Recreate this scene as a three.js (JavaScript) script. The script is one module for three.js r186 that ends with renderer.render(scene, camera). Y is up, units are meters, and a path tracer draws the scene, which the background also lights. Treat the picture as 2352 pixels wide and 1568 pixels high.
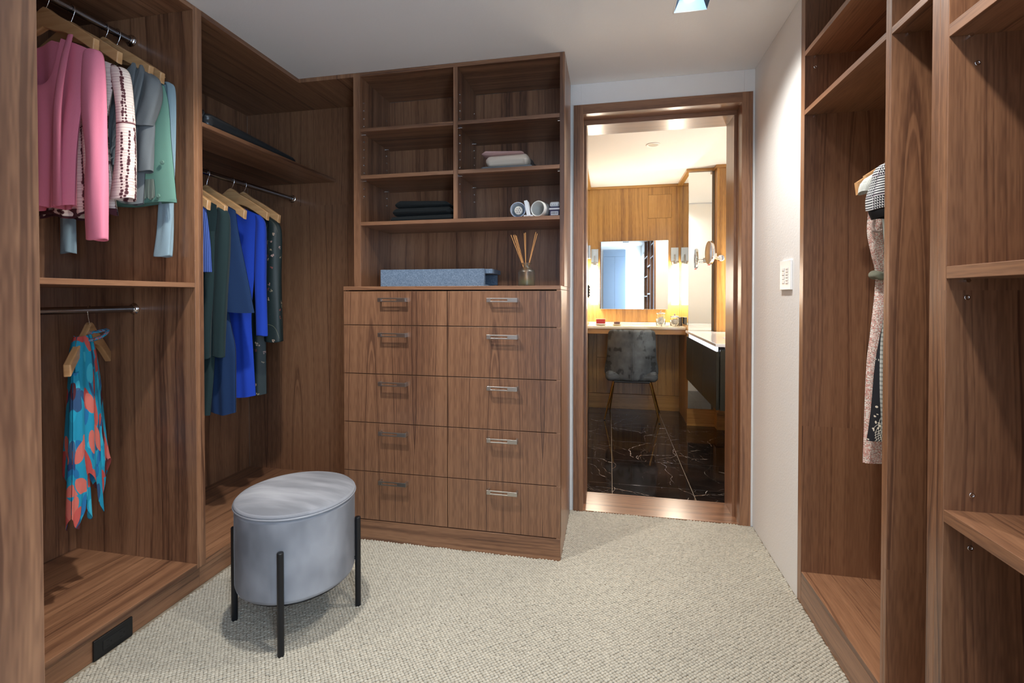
import * as THREE from 'three';
import { RoundedBoxGeometry } from 'three/addons/geometries/RoundedBoxGeometry.js';
import { mergeGeometries, mergeVertices } from 'three/addons/utils/BufferGeometryUtils.js';
import { RectAreaLightUniformsLib } from 'three/addons/lights/RectAreaLightUniformsLib.js';

// ------------------------------------------------------------------ camera, light, exposure
const scene = new THREE.Scene();
const W = 2352, HH = 1568, F = 1091.5;
const camera = new THREE.PerspectiveCamera(2 * Math.atan(HH / 2 / F) * 180 / Math.PI, W / HH, 0.05, 60);
camera.position.set(0, 1.2, 0);
camera.rotation.order = 'YXZ';
camera.rotation.set(-0.013, 0.2024, 0);
camera.setViewOffset(W, HH, 0, 88.8, W, HH);            // the photographer's shifted lens
const renderer = new THREE.WebGLRenderer();
renderer.toneMapping = THREE.LinearToneMapping;
renderer.toneMappingExposure = 1.0;
renderer.shadowMap.enabled = true;
RectAreaLightUniformsLib.init();
scene.background = new THREE.Color().setRGB(0.25, 0.36, 0.55);
const NEUTRAL = [1, 0.96, 0.9], WARM = [1, 0.9, 0.74], DAY = [0.62, 0.8, 1.0];
const LAMP = { down: [6.2, 6.2, 9, 1.5], sconce: 1.8, day: 16, led: 4, bathFill: 5 };

// ------------------------------------------------------------------ helpers
let seed = 7;
const rnd = () => { seed = (seed + 0x6D2B79F5) | 0; let t = Math.imul(seed ^ (seed >>> 15), 1 | seed); t = (t + Math.imul(t ^ (t >>> 7), 61 | t)) ^ t; return ((t ^ (t >>> 14)) >>> 0) / 4294967296; };
const rr = (a, b) => a + (b - a) * rnd();
const used = new Map();
const numbered = (n) => { const k = used.get(n) ?? 0; used.set(n, k + 1); return k ? n + '_' + String(k).padStart(3, '0') : n; };
function tag(o, label, category, group, kind) {
  if (label) o.userData.label = label;
  if (category) o.userData.category = category;
  if (group) o.userData.group = group;
  if (kind) o.userData.kind = kind;
  return o;
}
function thing(name, label, category, at = [0, 0, 0], group) {       // a group at a thing's base; its children are its parts
  const o = new THREE.Group(); o.name = numbered(name); o.position.set(...at); scene.add(o);
  return tag(o, label, category, group);
}
function origin(o) { const p = new THREE.Vector3(); for (let q = o; q && q !== scene; q = q.parent) p.add(q.position); return p; }
function part(name, geos, mat, parent, label) {                        // geometry given in room coordinates
  geos = [].concat(geos).filter(Boolean);
  let g = geos.length > 1 ? mergeGeometries(geos.map(plain)) : plain(geos[0]);
  const p = origin(parent); g.translate(-p.x, -p.y, -p.z);
  const m = new THREE.Mesh(g, mat); m.name = parent === scene ? numbered(name) : name; m.castShadow = m.receiveShadow = true;
  if (label) m.userData.label = label;
  parent.add(m); return m;
}
function plain(g) {
  g = g.index ? g.toNonIndexed() : g.clone();
  if (!g.attributes.uv) g.setAttribute('uv', new THREE.BufferAttribute(new Float32Array(g.attributes.position.count * 2), 2));
  for (const k of Object.keys(g.attributes)) if (!['position', 'normal', 'uv'].includes(k)) g.deleteAttribute(k);
  return g;
}
function single(name, geos, mat, label, category, group, at) {         // a thing that is one mesh
  const o = new THREE.Group(); if (at) o.position.set(...at);
  let g = [].concat(geos).map(plain); g = g.length > 1 ? mergeGeometries(g) : g[0];
  if (at) g.translate(-at[0], -at[1], -at[2]);
  const m = new THREE.Mesh(g, mat); m.name = numbered(name); m.castShadow = m.receiveShadow = true;
  if (at) m.position.set(...at);
  scene.add(m); return tag(m, label, category, group);
}
function struct(name, geos, mat, parent = scene) { const m = part(name, geos, mat, parent); if (parent === scene) m.userData.kind = 'structure'; return m; }
function structGroup(name, at = [0, 0, 0]) { const o = new THREE.Group(); o.name = numbered(name); o.position.set(...at); o.userData.kind = 'structure'; scene.add(o); return o; }

const WOODU = 0.9, WOODV = 2.4;                                        // metres covered by one wood texture
function board(x0, x1, y0, y1, z0, z1, grain = 'y', r = 0.0012, su = WOODU, sv = WOODV) {
  const w = x1 - x0, h = y1 - y0, d = z1 - z0;
  const g = new RoundedBoxGeometry(w, h, d, 1, Math.min(r, w * 0.45, h * 0.45, d * 0.45));
  g.translate((x0 + x1) / 2, (y0 + y1) / 2, (z0 + z1) / 2);
  const o = [rnd(), rnd()];
  return gridUV(g, grain, o, su, sv);
}
function gridUV(g, grain, o = [0, 0], su = WOODU, sv = WOODV) {        // uv in metres, v along the grain
  const p = g.attributes.position, n = g.attributes.normal, uv = new Float32Array(p.count * 2);
  const gi = 'xyz'.indexOf(grain);
  for (let i = 0; i < p.count; i++) {
    const P = [p.getX(i), p.getY(i), p.getZ(i)], N = [Math.abs(n.getX(i)), Math.abs(n.getY(i)), Math.abs(n.getZ(i))];
    const m = N[0] > N[1] && N[0] > N[2] ? 0 : N[1] > N[2] ? 1 : 2;
    let a, b;
    if (m !== gi) { b = gi; a = 3 - m - gi; } else { a = (gi + 1) % 3; b = (gi + 2) % 3; }
    uv[i * 2] = P[a] / su + o[0] + (m === 0 ? 0.37 : 0); uv[i * 2 + 1] = P[b] / sv + o[1];
  }
  g.setAttribute('uv', new THREE.BufferAttribute(uv, 2));
  return g;
}
const box = (x0, x1, y0, y1, z0, z1, r = 0.0015) => board(x0, x1, y0, y1, z0, z1, 'y', r, 1, 1);
function cyl(x, y, z, r, h, axis = 'y', seg = 24, r2 = r) {
  const g = new THREE.CylinderGeometry(r2, r, h, seg);
  if (axis === 'x') g.rotateZ(-Math.PI / 2); if (axis === 'z') g.rotateX(Math.PI / 2);
  return g.translate(x, y, z);
}
function rod(a, b, r, r2 = r, seg = 12) {
  const A = new THREE.Vector3(...a), B = new THREE.Vector3(...b), d = B.clone().sub(A);
  const g = new THREE.CylinderGeometry(r2, r, d.length(), seg);
  g.applyQuaternion(new THREE.Quaternion().setFromUnitVectors(new THREE.Vector3(0, 1, 0), d.normalize()));
  return g.translate((A.x + B.x) / 2, (A.y + B.y) / 2, (A.z + B.z) / 2);
}
const tube = (pts, r, n = 40, seg = 8) => new THREE.TubeGeometry(new THREE.CatmullRomCurve3(pts.map((p) => new THREE.Vector3(...p))), n, r, seg);
const lathe = (pts, x, y, z, seg = 32) => new THREE.LatheGeometry(pts.map((p) => new THREE.Vector2(...p)), seg).translate(x, y, z);

// lattice noise
const LAT = new Float32Array(65536); for (let i = 0; i < 65536; i++) LAT[i] = rnd();
function noise(x, y, px = 0, py = 0) {                                  // px, py: period in cells
  const xi = Math.floor(x), yi = Math.floor(y), fx = x - xi, fy = y - yi, u = fx * fx * (3 - 2 * fx), v = fy * fy * (3 - 2 * fy);
  const w = (i, p) => (p ? ((i % p) + p) % p : i);
  const a = w(xi, px), b = w(xi + 1, px), c = w(yi, py), d = w(yi + 1, py);
  const H = (i, j) => LAT[((i * 73 + j * 5087 + ((i * j) & 255) * 31) & 65535)];
  const p = H(a, c), q = H(b, c), r = H(a, d), s = H(b, d);
  return p + (q - p) * u + (r - p) * v + (p - q - r + s) * u * v;
}
const fbm = (x, y, n, px = 0, py = 0) => { let s = 0, a = 0.5, t = 0; for (let i = 0; i < n; i++) { s += a * noise(x, y, px, py); t += a; a *= 0.5; x *= 2; y *= 2; px *= 2; py *= 2; } return s / t; };
const sstep = (a, b, x) => { x = Math.min(1, Math.max(0, (x - a) / (b - a))); return x * x * (3 - 2 * x); };
const toS = (c) => (c <= 0.0031308 ? 12.92 * c : 1.055 * Math.pow(c, 1 / 2.4) - 0.055);
function texture(w, h, f, srgb = true, rep = [1, 1]) {                  // f(u, v) -> [r, g, b] in sRGB 0..1 or a number
  const d = new Uint8Array(w * h * 4);
  for (let j = 0; j < h; j++) for (let i = 0; i < w; i++) {
    const c = f(i / w, j / h), k = (j * w + i) * 4, A = Array.isArray(c);
    for (let t = 0; t < 3; t++) d[k + t] = Math.max(0, Math.min(255, Math.round(255 * (A ? c[t] : c))));
    d[k + 3] = 255;
  }
  const t = new THREE.DataTexture(d, w, h); t.wrapS = t.wrapT = THREE.RepeatWrapping; t.magFilter = THREE.LinearFilter; t.minFilter = THREE.LinearMipmapLinearFilter; t.generateMipmaps = true;
  if (srgb) t.colorSpace = THREE.SRGBColorSpace;
  t.repeat.set(...rep); t.needsUpdate = true; return t;
}
function canvasTexture(w, h, draw, rep = [1, 1]) {
  const c = document.createElement('canvas'); c.width = w; c.height = h; draw(c.getContext('2d'), w, h);
  const t = new THREE.CanvasTexture(c); t.wrapS = t.wrapT = THREE.RepeatWrapping; t.colorSpace = THREE.SRGBColorSpace; t.repeat.set(...rep); return t;
}
const S = (o) => new THREE.MeshStandardMaterial(o), PH = (o) => new THREE.MeshPhysicalMaterial(o);
const rgb = (r, g, b) => new THREE.Color().setRGB(r / 255, g / 255, b / 255, THREE.SRGBColorSpace);

// ------------------------------------------------------------------ materials
// walnut veneer: straight, slightly wandering figure with dark lines, pores and (crown) cathedral arches
function walnut(crown, lo, mid, hi, off) {
  return (u, v) => {
    const wob = (fbm(u * 4 + off, v * 4, 2, 4, 4) - 0.5) * 0.045 + (noise(u * 14 + off, v * 8, 14, 8) - 0.5) * 0.007;
    let s = u + wob, fade = 1;
    if (crown) {
      const c = ((u * 2) % 1) - 0.5;                                  // two book-matched leaves
      const arch = Math.sqrt(c * c + 0.0012 + 0.01 * (0.5 + 0.5 * Math.sin(v * 6.2832 + off)));
      s = 0.62 * arch + 0.06 * v + wob * 0.8;
      fade = 0.75;
    }
    const N = crown ? 50 : 30;                                          // whole cells along v, so that the leaf repeats
    const band = fbm(s * N + off * 3, crown ? 0.5 : v * 2, 3, crown ? 0 : N, crown ? 0 : 2);
    const line = fbm(s * N * 4 + off, crown ? 0.5 + v * 0 : v * 4, 2, crown ? 0 : N * 4, crown ? 0 : 4);
    const pore = noise(u * 300 + wob * 150, v * 70 + off, 0, 70);
    const broad = fbm(u * 3 + off * 2, v * 2 + off, 2, 3, 2);
    let t = 0.5 + (band - 0.5) * 0.9 * fade + (broad - 0.5) * 0.5 + (pore - 0.5) * 0.24 - sstep(0.6, 0.82, line) * 0.3;
    t = Math.max(0, Math.min(1, t));
    const A = t < 0.5 ? lo : mid, B = t < 0.5 ? mid : hi, q = t < 0.5 ? t * 2 : t * 2 - 1;
    return [0, 1, 2].map((i) => A[i] + (B[i] - A[i]) * q);
  };
}
const c255 = (r, g, b) => [r / 255, g / 255, b / 255];
const WL = c255(82, 53, 38), WM = c255(132, 93, 67), WH = c255(166, 122, 90);
const woodTex = [walnut(false, WL, WM, WH, 0), walnut(true, WL, WM, WH, 9), walnut(false, WL, WM, WH, 23)].map((f) => texture(768, 1536, f));
const woodMat = (map, extra = {}) => PH({ map, roughness: 0.42, clearcoat: 0.45, clearcoatRoughness: 0.2, ...extra });
const wood = woodMat(woodTex[0]), woodCrown = woodMat(woodTex[1]), woodB = woodMat(woodTex[2]);
const lampGoldTex = texture(768, 1536, walnut(false, c255(126, 84, 38), c255(176, 128, 62), c255(202, 154, 84), 41));  // same walnut, with the golden warmth of the lamps put into its colours
const woodBath = woodMat(lampGoldTex), woodBathB = woodBath;
const WOODS = [wood, woodB, woodCrown];
const white = S({ color: rgb(232, 232, 230), roughness: 0.7 });
const wallPaint = S({ color: rgb(240, 240, 239), roughness: 0.75, bumpMap: texture(256, 256, (u, v) => fbm(u * 64, v * 64, 2, 64, 64), false, [3, 3]), bumpScale: 0.0004 });
const chrome = S({ color: rgb(225, 226, 228), metalness: 1, roughness: 0.14 });
const steel = S({ color: rgb(190, 188, 184), metalness: 1, roughness: 0.32 });
const rodMetal = S({ color: rgb(150, 150, 155), metalness: 1, roughness: 0.25 });
const blackMetal = S({ color: rgb(24, 26, 30), roughness: 0.4, metalness: 0.2 });
const blackPlastic = S({ color: rgb(22, 24, 26), roughness: 0.45 });
const darkGap = S({ color: rgb(16, 13, 12), roughness: 0.9 });
const mirrorMat = S({ color: rgb(236, 240, 238), metalness: 1, roughness: 0.015 });
const brass = S({ color: rgb(205, 160, 85), metalness: 1, roughness: 0.22 });

// ------------------------------------------------------------------ the room: measures (metres)
const XL = -1.649, XB = -2.273, XR = 0.734, ZD = -2.673, ZU = -2.30, ZC = -2.138, ZK = -2.651, CE = 2.377, ZBACK = 1.05;
const ZP1 = -1.6326, ZP2 = -1.6743, ZPM = -1.6535;

// ------------------------------------------------------------------ structure
const lightSpots = [[0.323, -2.017], [0.34, -0.95], [-1.02, -1.36], [0.34, 0.15]];
{
  const sh = new THREE.Shape([[-2.45, -1.3], [1.5, -1.3], [1.5, 2.68], [-2.45, 2.68]].map((p) => new THREE.Vector2(...p)));
  for (const [x, z] of lightSpots) sh.holes.push(new THREE.Path([[-1, -1], [-1, 1], [1, 1], [1, -1]].map(([a, b]) => new THREE.Vector2(x + a * 0.066, -z + b * 0.066))));
  const g = new THREE.ExtrudeGeometry(sh, { depth: 0.15, bevelEnabled: false }).rotateX(-Math.PI / 2).translate(0, CE, 0);
  struct('ceiling', g, wallPaint);
}
struct('wall_back', box(-2.45, 1.5, 0, CE, ZBACK, ZBACK + 0.1), wallPaint);
struct('wall_left', box(-2.45, XB - 0.019, 0, CE, ZD, ZBACK), wallPaint);
struct('wall_right', [box(XR, 1.5, 0, CE, ZD, -2.0665)], wallPaint);
struct('wall_right_outer', [box(1.36, 1.5, 0, CE, -2.066, 0.222), box(XR, 1.5, 0, 0.409, 0.2225, ZBACK), box(XR, 1.5, 2.161, CE, 0.2225, ZBACK), box(XR, 1.5, 0.409, 2.161, 0.2225, 0.259), box(XR, 1.5, 0.409, 2.161, 1.021, ZBACK), box(1.36, 1.5, 0.409, 2.161, 0.259, 1.021)], wallPaint);
// wall with the doorway
struct('wall_front', [box(-2.45, -0.157, 0, CE, -2.93, ZD), box(0.683, 1.5, 0, CE, -2.93, ZD), box(-0.157, 0.683, 2.219, CE, -2.93, ZD)], wallPaint);

// ------------------------------------------------------------------ carpet
{
  const carpetTex = texture(256, 256, (u, v) => { const n = 0.78 + 0.22 * fbm(u * 40, v * 40, 2, 40, 40); return [0.62 * n, 0.575 * n, 0.50 * n]; });
  const floor = structGroup('floor', [-0.4, 0, -0.8]);
  part('carpet_backing', box(-2.3, 1.4, -0.06, -0.001, ZD, ZBACK, 0.0005), S({ map: carpetTex, roughness: 1 }), floor);
  const loop = new THREE.IcosahedronGeometry(1, 1).scale(0.0066, 0.0048, 0.0054).rotateY(0.5);
  const P = 0.0108, ca = Math.cos(0.70), sa = Math.sin(0.70), M = [], q = new THREE.Matrix4();
  const mat = S({ color: 0xffffff, roughness: 0.95 });
  const N = 330;
  for (let i = -N; i <= N; i++) for (let j = -N; j <= N; j++) {
    const a = i * P, b = j * P * 0.92;
    const x = a * ca + b * sa - 0.45, z = -a * sa + b * ca - 1.2;
    if (x < -1.646 || x > XR - 0.002 || z < ZD + 0.003 || z > 0.55) continue;
    if (x < -0.215 && z < ZC - 0.0) continue;
    if (x < -0.85 && z > -0.56) continue;
    M.push([x + rr(-0.001, 0.001), z + rr(-0.001, 0.001)]);
  }
  const im = new THREE.InstancedMesh(loop, mat, M.length); im.name = 'carpet_loop'; im.userData.kind = 'stuff'; im.receiveShadow = im.castShadow = true;
  const c = new THREE.Color();
  M.forEach(([x, z], k) => {
    q.makeRotationFromEuler(new THREE.Euler(rr(-0.25, 0.25), 0.2 + rr(-0.3, 0.3), rr(-0.25, 0.25))).setPosition(x + 0.4, rr(-0.0012, 0.0008), z + 0.8);
    im.setMatrixAt(k, q);
    const t = rr(0.86, 1.06) * (0.95 + 0.1 * noise(x * 3 + 9, z * 3 + 9));
    c.setRGB(0.455 * t, 0.42 * t, 0.345 * t); im.setColorAt(k, c);
  });
  floor.add(im);
}

// ------------------------------------------------------------------ downlights of the closet
const reflector = S({ color: rgb(150, 170, 190), metalness: 1, roughness: 0.22 });
function spot(x, y, z, I, col, angle = 1.16, pen = 1, rad = 1.6) {
  const l = new THREE.SpotLight(new THREE.Color(...col), I, 0, angle, pen, 2);
  l.position.set(x, y, z); l.target.position.set(x, 0, z); scene.add(l, l.target);
  l.castShadow = true; l.shadow.radius = rad; return l;
}
lightSpots.forEach(([x, z], i) => {
  const t = thing('recessed_light', ['square recessed downlight with a silver reflector at the top edge beside the doorway wall', 'square recessed downlight above the right closet, nearest the camera', 'square recessed downlight above the round stool, before the hanging clothes', 'square recessed downlight behind the camera, furthest from the doorway'][i], 'ceiling light', [x, CE, z], null);
  const h = 0.064, k = 0.028, y0 = CE - 0.001, y1 = CE + 0.075, geo = [];
  const quad = (a, b, c, d) => { const g = new THREE.BufferGeometry(); g.setAttribute('position', new THREE.Float32BufferAttribute([...a, ...b, ...c, ...a, ...c, ...d], 3)); g.computeVertexNormals(); return g; };
  const cor = [[-1, -1], [1, -1], [1, 1], [-1, 1]];
  cor.forEach(([a, b], n) => { const [c, d] = cor[(n + 1) % 4]; geo.push(quad([x + a * h, y0, z + b * h], [x + c * h, y0, z + d * h], [x + c * k, y1, z + d * k], [x + a * k, y1, z + b * k])); });
  geo.push(box(x - k, x + k, y1, y1 + 0.004, z - k, z + k));
  part('reflector', geo, reflector, t);
  const fr = []; for (const s of [-1, 1]) { fr.push(box(x - 0.068, x + 0.068, CE - 0.003, CE + 0.001, z + s * 0.066 - 0.002, z + s * 0.066 + 0.002, 0.0005), box(x + s * 0.066 - 0.002, x + s * 0.066 + 0.002, CE - 0.003, CE + 0.001, z - 0.068, z + 0.068, 0.0005)); }
  part('trim_frame', fr, S({ color: rgb(240, 240, 240), roughness: 0.4 }), t);
  part('lamp_bulb', new THREE.SphereGeometry(0.024, 20, 14).scale(1, 0.6, 1).translate(x, CE + 0.03, z), S({ color: 0x000000, emissive: new THREE.Color(...NEUTRAL), emissiveIntensity: 12 }), t);
  spot(x, CE - 0.004, z, LAMP.down[i], NEUTRAL);
});

// ------------------------------------------------------------------ wardrobe, left: section A
const shelfPin = (x, y, z, axis) => [cyl(x, y, z, 0.0042, 0.004, axis, 10)];
function woodFor() { return WOODS[Math.floor(rnd() * 2)]; }
{
  const Z0 = ZPM, Z1 = -0.56;
  const t = thing('wardrobe_unit', 'walnut wardrobe section on the left with a middle shelf, hanging colourful tops above one dress', 'wardrobe', [-1.95, 0, -1.1]);
  part('back_panel', board(XB - 0.018, XB, 0.0, CE - 0.001, Z0, Z1), wood, t);
  part('side_panel', board(XB, XL, 0.0862, CE - 0.001, Z0, ZP1), woodB, t);
  part('side_panel', board(XB, XL, 0.0862, CE - 0.001, Z1 - 0.021, Z1), woodB, t);
  part('top_panel', board(XB, XL, 2.3555, CE - 0.001, ZP1, Z1 - 0.021, 'z'), wood, t);
  part('shelf', board(XB, XL - 0.0005, 1.2372, 1.2562, ZP1, Z1 - 0.021, 'z'), wood, t);
  part('base_shelf', board(XB, XL, 0.0862, 0.1062, ZP1, Z1 - 0.021, 'z'), woodB, t);
  part('plinth', board(XL - 0.03, XL - 0.012, 0, 0.0862, Z0, Z1, 'z'), wood, t);
  const rods = [part('hanging_rod', cyl(-1.95, 2.262, (ZP1 + Z1 - 0.021) / 2, 0.0135, Z1 - 0.021 - ZP1, 'z'), rodMetal, t), part('hanging_rod', cyl(-1.95, 1.149, (ZP1 + Z1 - 0.021) / 2, 0.0135, Z1 - 0.021 - ZP1, 'z'), rodMetal, t)];
  for (const [y] of [[2.262], [1.149]]) part('rod_cup', lathe([[0, 0], [0.024, 0], [0.024, 0.004], [0.0165, 0.006], [0.0165, 0.014], [0.0137, 0.014]], 0, 0, 0, 24).rotateX(Math.PI / 2).translate(-1.95, y, ZP1), chrome, t);
}
// section B, the corner
{
  const t = thing('wardrobe_unit', 'dark corner wardrobe section with dark blue clothes on a rod under one high shelf', 'wardrobe', [-1.8, 0, -2.2]);
  part('back_panel', board(XB - 0.018, XB, 0, CE - 0.001, ZK, Z0B()), woodB, t);
  part('side_panel', board(XB, XL, 0.0862, CE - 0.001, ZP2, ZPM), wood, t);
  part('end_panel', board(XB, -1.3275, 0, CE - 0.001, ZK - 0.018, ZK), woodCrown, t);
  const L = new THREE.Shape([[XB, -ZP2], [XL, -ZP2], [XL, -ZU], [-1.327, -ZU], [-1.327, -ZK], [XB, -ZK]].map((p) => new THREE.Vector2(...p)));
  const slab = (y0, y1) => gridUV(new THREE.ExtrudeGeometry(L, { depth: y1 - y0, bevelEnabled: false }).rotateX(-Math.PI / 2).translate(0, y0, 0), 'z', [rnd(), rnd()]);
  part('top_panel', slab(2.3555, CE - 0.001), wood, t);
  part('base_shelf', slab(0.0862, 0.1062), woodB, t);
  part('plinth', [board(XL - 0.03, XL - 0.012, 0, 0.0862, ZU, Z0B(), 'z'), board(XL - 0.03, -1.327, 0, 0.0862, ZU - 0.03, ZU - 0.012, 'x')], wood, t);
  part('shelf', board(XB, XL, 1.903, 1.921, ZK, ZP2, 'z'), wood, t);
  part('hanging_rod', cyl(-1.95, 1.813, (ZK + ZP2) / 2, 0.0135, ZP2 - ZK, 'z'), rodMetal, t);
  part('rod_cup', lathe([[0, 0], [0.024, 0], [0.024, 0.004], [0.0165, 0.006], [0.0165, 0.014], [0.0137, 0.014]], 0, 0, 0, 24).rotateX(Math.PI / 2).translate(-1.95, 1.813, ZK), chrome, t);
}
function Z0B() { return ZPM; }
// near block on the left
{
  const t = thing('tall_cabinet', 'tall walnut cabinet end panel standing nearest the camera at the left edge', 'cabinet', [-1.5, 0, -0.3]);
  part('end_panel', board(-0.858, -0.836, 0, CE - 0.001, -0.556, ZBACK - 0.002), woodB, t);
  part('side_panel', board(-2.27, -0.859, 0, CE - 0.001, -0.558, -0.538), wood, t);
  part('carcass', board(-2.27, -0.859, 0, CE - 0.002, -0.537, ZBACK - 0.002), wood, t);
}
// ------------------------------------------------------------------ chest of drawers and the shelf unit on it
const handles = [];
{
  const x0 = -1.2907, x1 = -0.2145, xm = -0.7515;
  const t = thing('chest_of_drawers', 'walnut chest of ten drawers with brushed metal handles beside the doorway', 'chest', [-0.75, 0, -2.4]);
  part('carcass', [board(x0 + 0.003, x1 - 0.02, 0.104, 1.228, ZK, ZC - 0.022), ], wood, t);
  part('side_panel', board(x1 - 0.0195, x1, 0.0, 1.2315, ZK, ZC - 0.001), wood, t);
  part('side_panel', board(x0, x0 + 0.019, 0.0, 1.2315, ZK, ZC - 0.021), wood, t);
  part('countertop', board(x0 - 0.001, x1, 1.2322, 1.2498, ZK, ZC, 'x'), wood, t);
  part('plinth', board(x0, x1 - 0.002, 0, 0.0995, ZC - 0.024, ZC - 0.0005, 'x'), wood, t);
  const ys = [1.2275, 1.0605, 0.8218, 0.5822, 0.3408, 0.1028];
  const colO = [rnd(), rnd()];
  for (let c = 0; c < 2; c++) for (let r = 0; r < 5; r++) {
    const a = c ? xm + 0.0015 : x0 + 0.0005, b = c ? x1 : xm - 0.0015;
    const d = new THREE.Group(); d.name = 'drawer'; d.position.set((a + b) / 2 + 0.75, ys[r + 1], ZC + 2.4); t.add(d);
    const g = new RoundedBoxGeometry(b - a, ys[r] - ys[r + 1] - 0.0035, 0.02, 1, 0.001).translate((a + b) / 2, (ys[r] + ys[r + 1]) / 2, ZC - 0.01);
    part('drawer_front', gridUV(g, 'y', [c ? 0.33 : 0.02, 0.1]), woodCrown, d);
    const hx = [-1.022, -0.481][c], hy = [1.1842, 1.0155, 0.7788, 0.5384, 0.2993][r], zf = ZC + 0.030, hw = 0.0715, hh = 0.0098, dp = 0.004;
    const s0 = hx - 0.053, s1 = hx + 0.026, sh = 0.0042;
    part('handle', [board(hx - hw, s0, hy - hh, hy + hh, zf - dp, zf, 'y', 0.0008, 1, 1), board(s1, hx + hw, hy - hh, hy + hh, zf - dp, zf, 'y', 0.0008, 1, 1),
      board(s0 - 0.001, s1 + 0.001, hy + sh, hy + hh, zf - dp, zf, 'y', 0.0008, 1, 1), board(s0 - 0.001, s1 + 0.001, hy - hh, hy - sh, zf - dp, zf, 'y', 0.0008, 1, 1),
      box(hx - hw, hx - hw + 0.009, hy - hh, hy + hh, ZC, zf - 0.001, 0.0008), box(hx + hw - 0.009, hx + hw, hy - hh, hy + hh, ZC, zf - 0.001, 0.0008)], steel, d);
  }
}
{
  const x0 = -1.3267, x1 = -0.2135, i0 = -1.287, i1 = -0.2366, d0 = -0.7748, d1 = -0.7518;
  const t = thing('shelf_unit', 'open walnut shelf unit with seven compartments standing on the drawer chest', 'shelves', [-0.77, 1.25, -2.45]);
  part('side_panel', board(x0, i0, 1.2500, CE - 0.001, ZK, ZU), wood, t);
  part('side_panel', board(i1, x1, 1.2500, CE - 0.001, ZK, ZU), wood, t);
  part('back_panel', board(i0, i1, 1.2500, CE - 0.022, ZK, ZK + 0.006), woodB, t);
  part('top_panel', board(i0, i1, 2.3555, CE - 0.001, ZK + 0.006, ZU - 0.0005, 'x'), wood, t);
  part('divider', board(d0, d1, 1.5935, 2.3555, ZK + 0.006, ZU - 0.0008), woodB, t);
  part('shelf', board(i0, i1, 1.5745, 1.5935, ZK + 0.006, ZU - 0.001, 'x'), wood, t);
  for (const [a, b] of [[i0, d0], [d1, i1]]) for (const y of [1.8192, 2.0655]) part('shelf', board(a + 0.0008, b - 0.0008, y, y + 0.0195, ZK + 0.006, ZU - 0.001, 'x'), wood, t);
  for (const [x, s] of [[i0, 1], [d0, -1], [d1, 1], [i1, -1]]) for (const z of [-2.339, -2.60]) for (let y = 1.735; y < 2.25; y += 0.0414) {
    if ((y > 1.81 && y < 1.845) || (y > 2.06 && y < 2.09)) continue;
    part('shelf_pin_sleeve', cyl(x + s * 0.001, y, z, 0.0042, 0.003, 'x', 10), chrome, t);
  }
  for (const [x, s] of [[i0, 1], [d0, -1], [d1, 1], [i1, -1]]) for (const z of [-2.339, -2.60]) for (const y of [1.8192, 2.0655]) part('shelf_pin', cyl(x + s * 0.007, y - 0.003, z, 0.003, 0.014, 'x', 10), chrome, t);
}
// ------------------------------------------------------------------ wardrobe, right: sections C, D, E and on
{
  const B = 1.334;
  const make = (label, z0, z1, p0, p1, x) => {                        // interior z0 (far) .. z1 (near), panel thicknesses beyond
    const t = thing('wardrobe_unit', label, 'wardrobe', [1.0, 0, (z0 + z1) / 2]);
    part('back_panel', board(B, B + 0.018, 0, CE - 0.001, z0 - p0, z1 + p1), wood, t);
    part('side_panel', board(XR, B, 0, CE - 0.001, z0 - p0, z0), x?.far ?? woodCrown, t);
    part('side_panel', board(XR, B, 0, CE - 0.001, z1, z1 + p1), woodB, t);
    part('base_shelf', board(XR + 0.001, B, 0.108, 0.128, z0, z1, 'z'), woodCrown, t);
    part('plinth', board(XR + 0.0005, XR + 0.019, 0, 0.108, z0, z1, 'z'), wood, t);
    for (const y of x.shelves) {
      part('shelf', board(XR + 0.0005, B, y, y + (x.th ?? 0.019), z0, z1, 'z'), woodCrown, t);
      for (const z of [z0]) part('shelf_pin', [cyl(XR + 0.036, y - 0.004, z + 0.006, 0.0045, 0.012, 'z', 14)], chrome, t);
    }
    for (const [px, py] of x.pins ?? []) part('shelf_pin_sleeve', lathe([[0.003, 0], [0.0055, 0], [0.0055, 0.002], [0.003, 0.002], [0.003, 0]], 0, 0, 0, 18).rotateX(Math.PI / 2).translate(px, py, z0), chrome, t);
    return t;
  };
  const c = make('right wardrobe section nearest the doorway wall, with dresses hanging below two high shelves', -2.0298, -1.478, 0.036, 0.0125, { shelves: [2.1246, 1.899], pins: [[0.771, 2.0796]] });
  part('hanging_rod', cyl(1.03, 1.76, -1.754, 0.0135, 0.55, 'z'), rodMetal, c);
  make('narrow right wardrobe section between the dresses section and the near shelf section', -1.4523, -1.2875, 0.0130, 0.027, { shelves: [1.898] });
  make('right wardrobe section nearest the camera with three empty shelves', -1.2321, -0.62, 0.028, 0.02, { shelves: [1.774, 1.2397, 0.696], th: 0.0275, pins: [[0.7885, 1.7115], [0.7744, 1.1981], [0.7881, 0.7597], [0.7861, 0.6418]] });
  make('right wardrobe section behind the camera with open shelves', -0.579, 0.2, 0.0205, 0.02, { shelves: [2.0, 1.6, 1.2, 0.7] });
}
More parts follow.
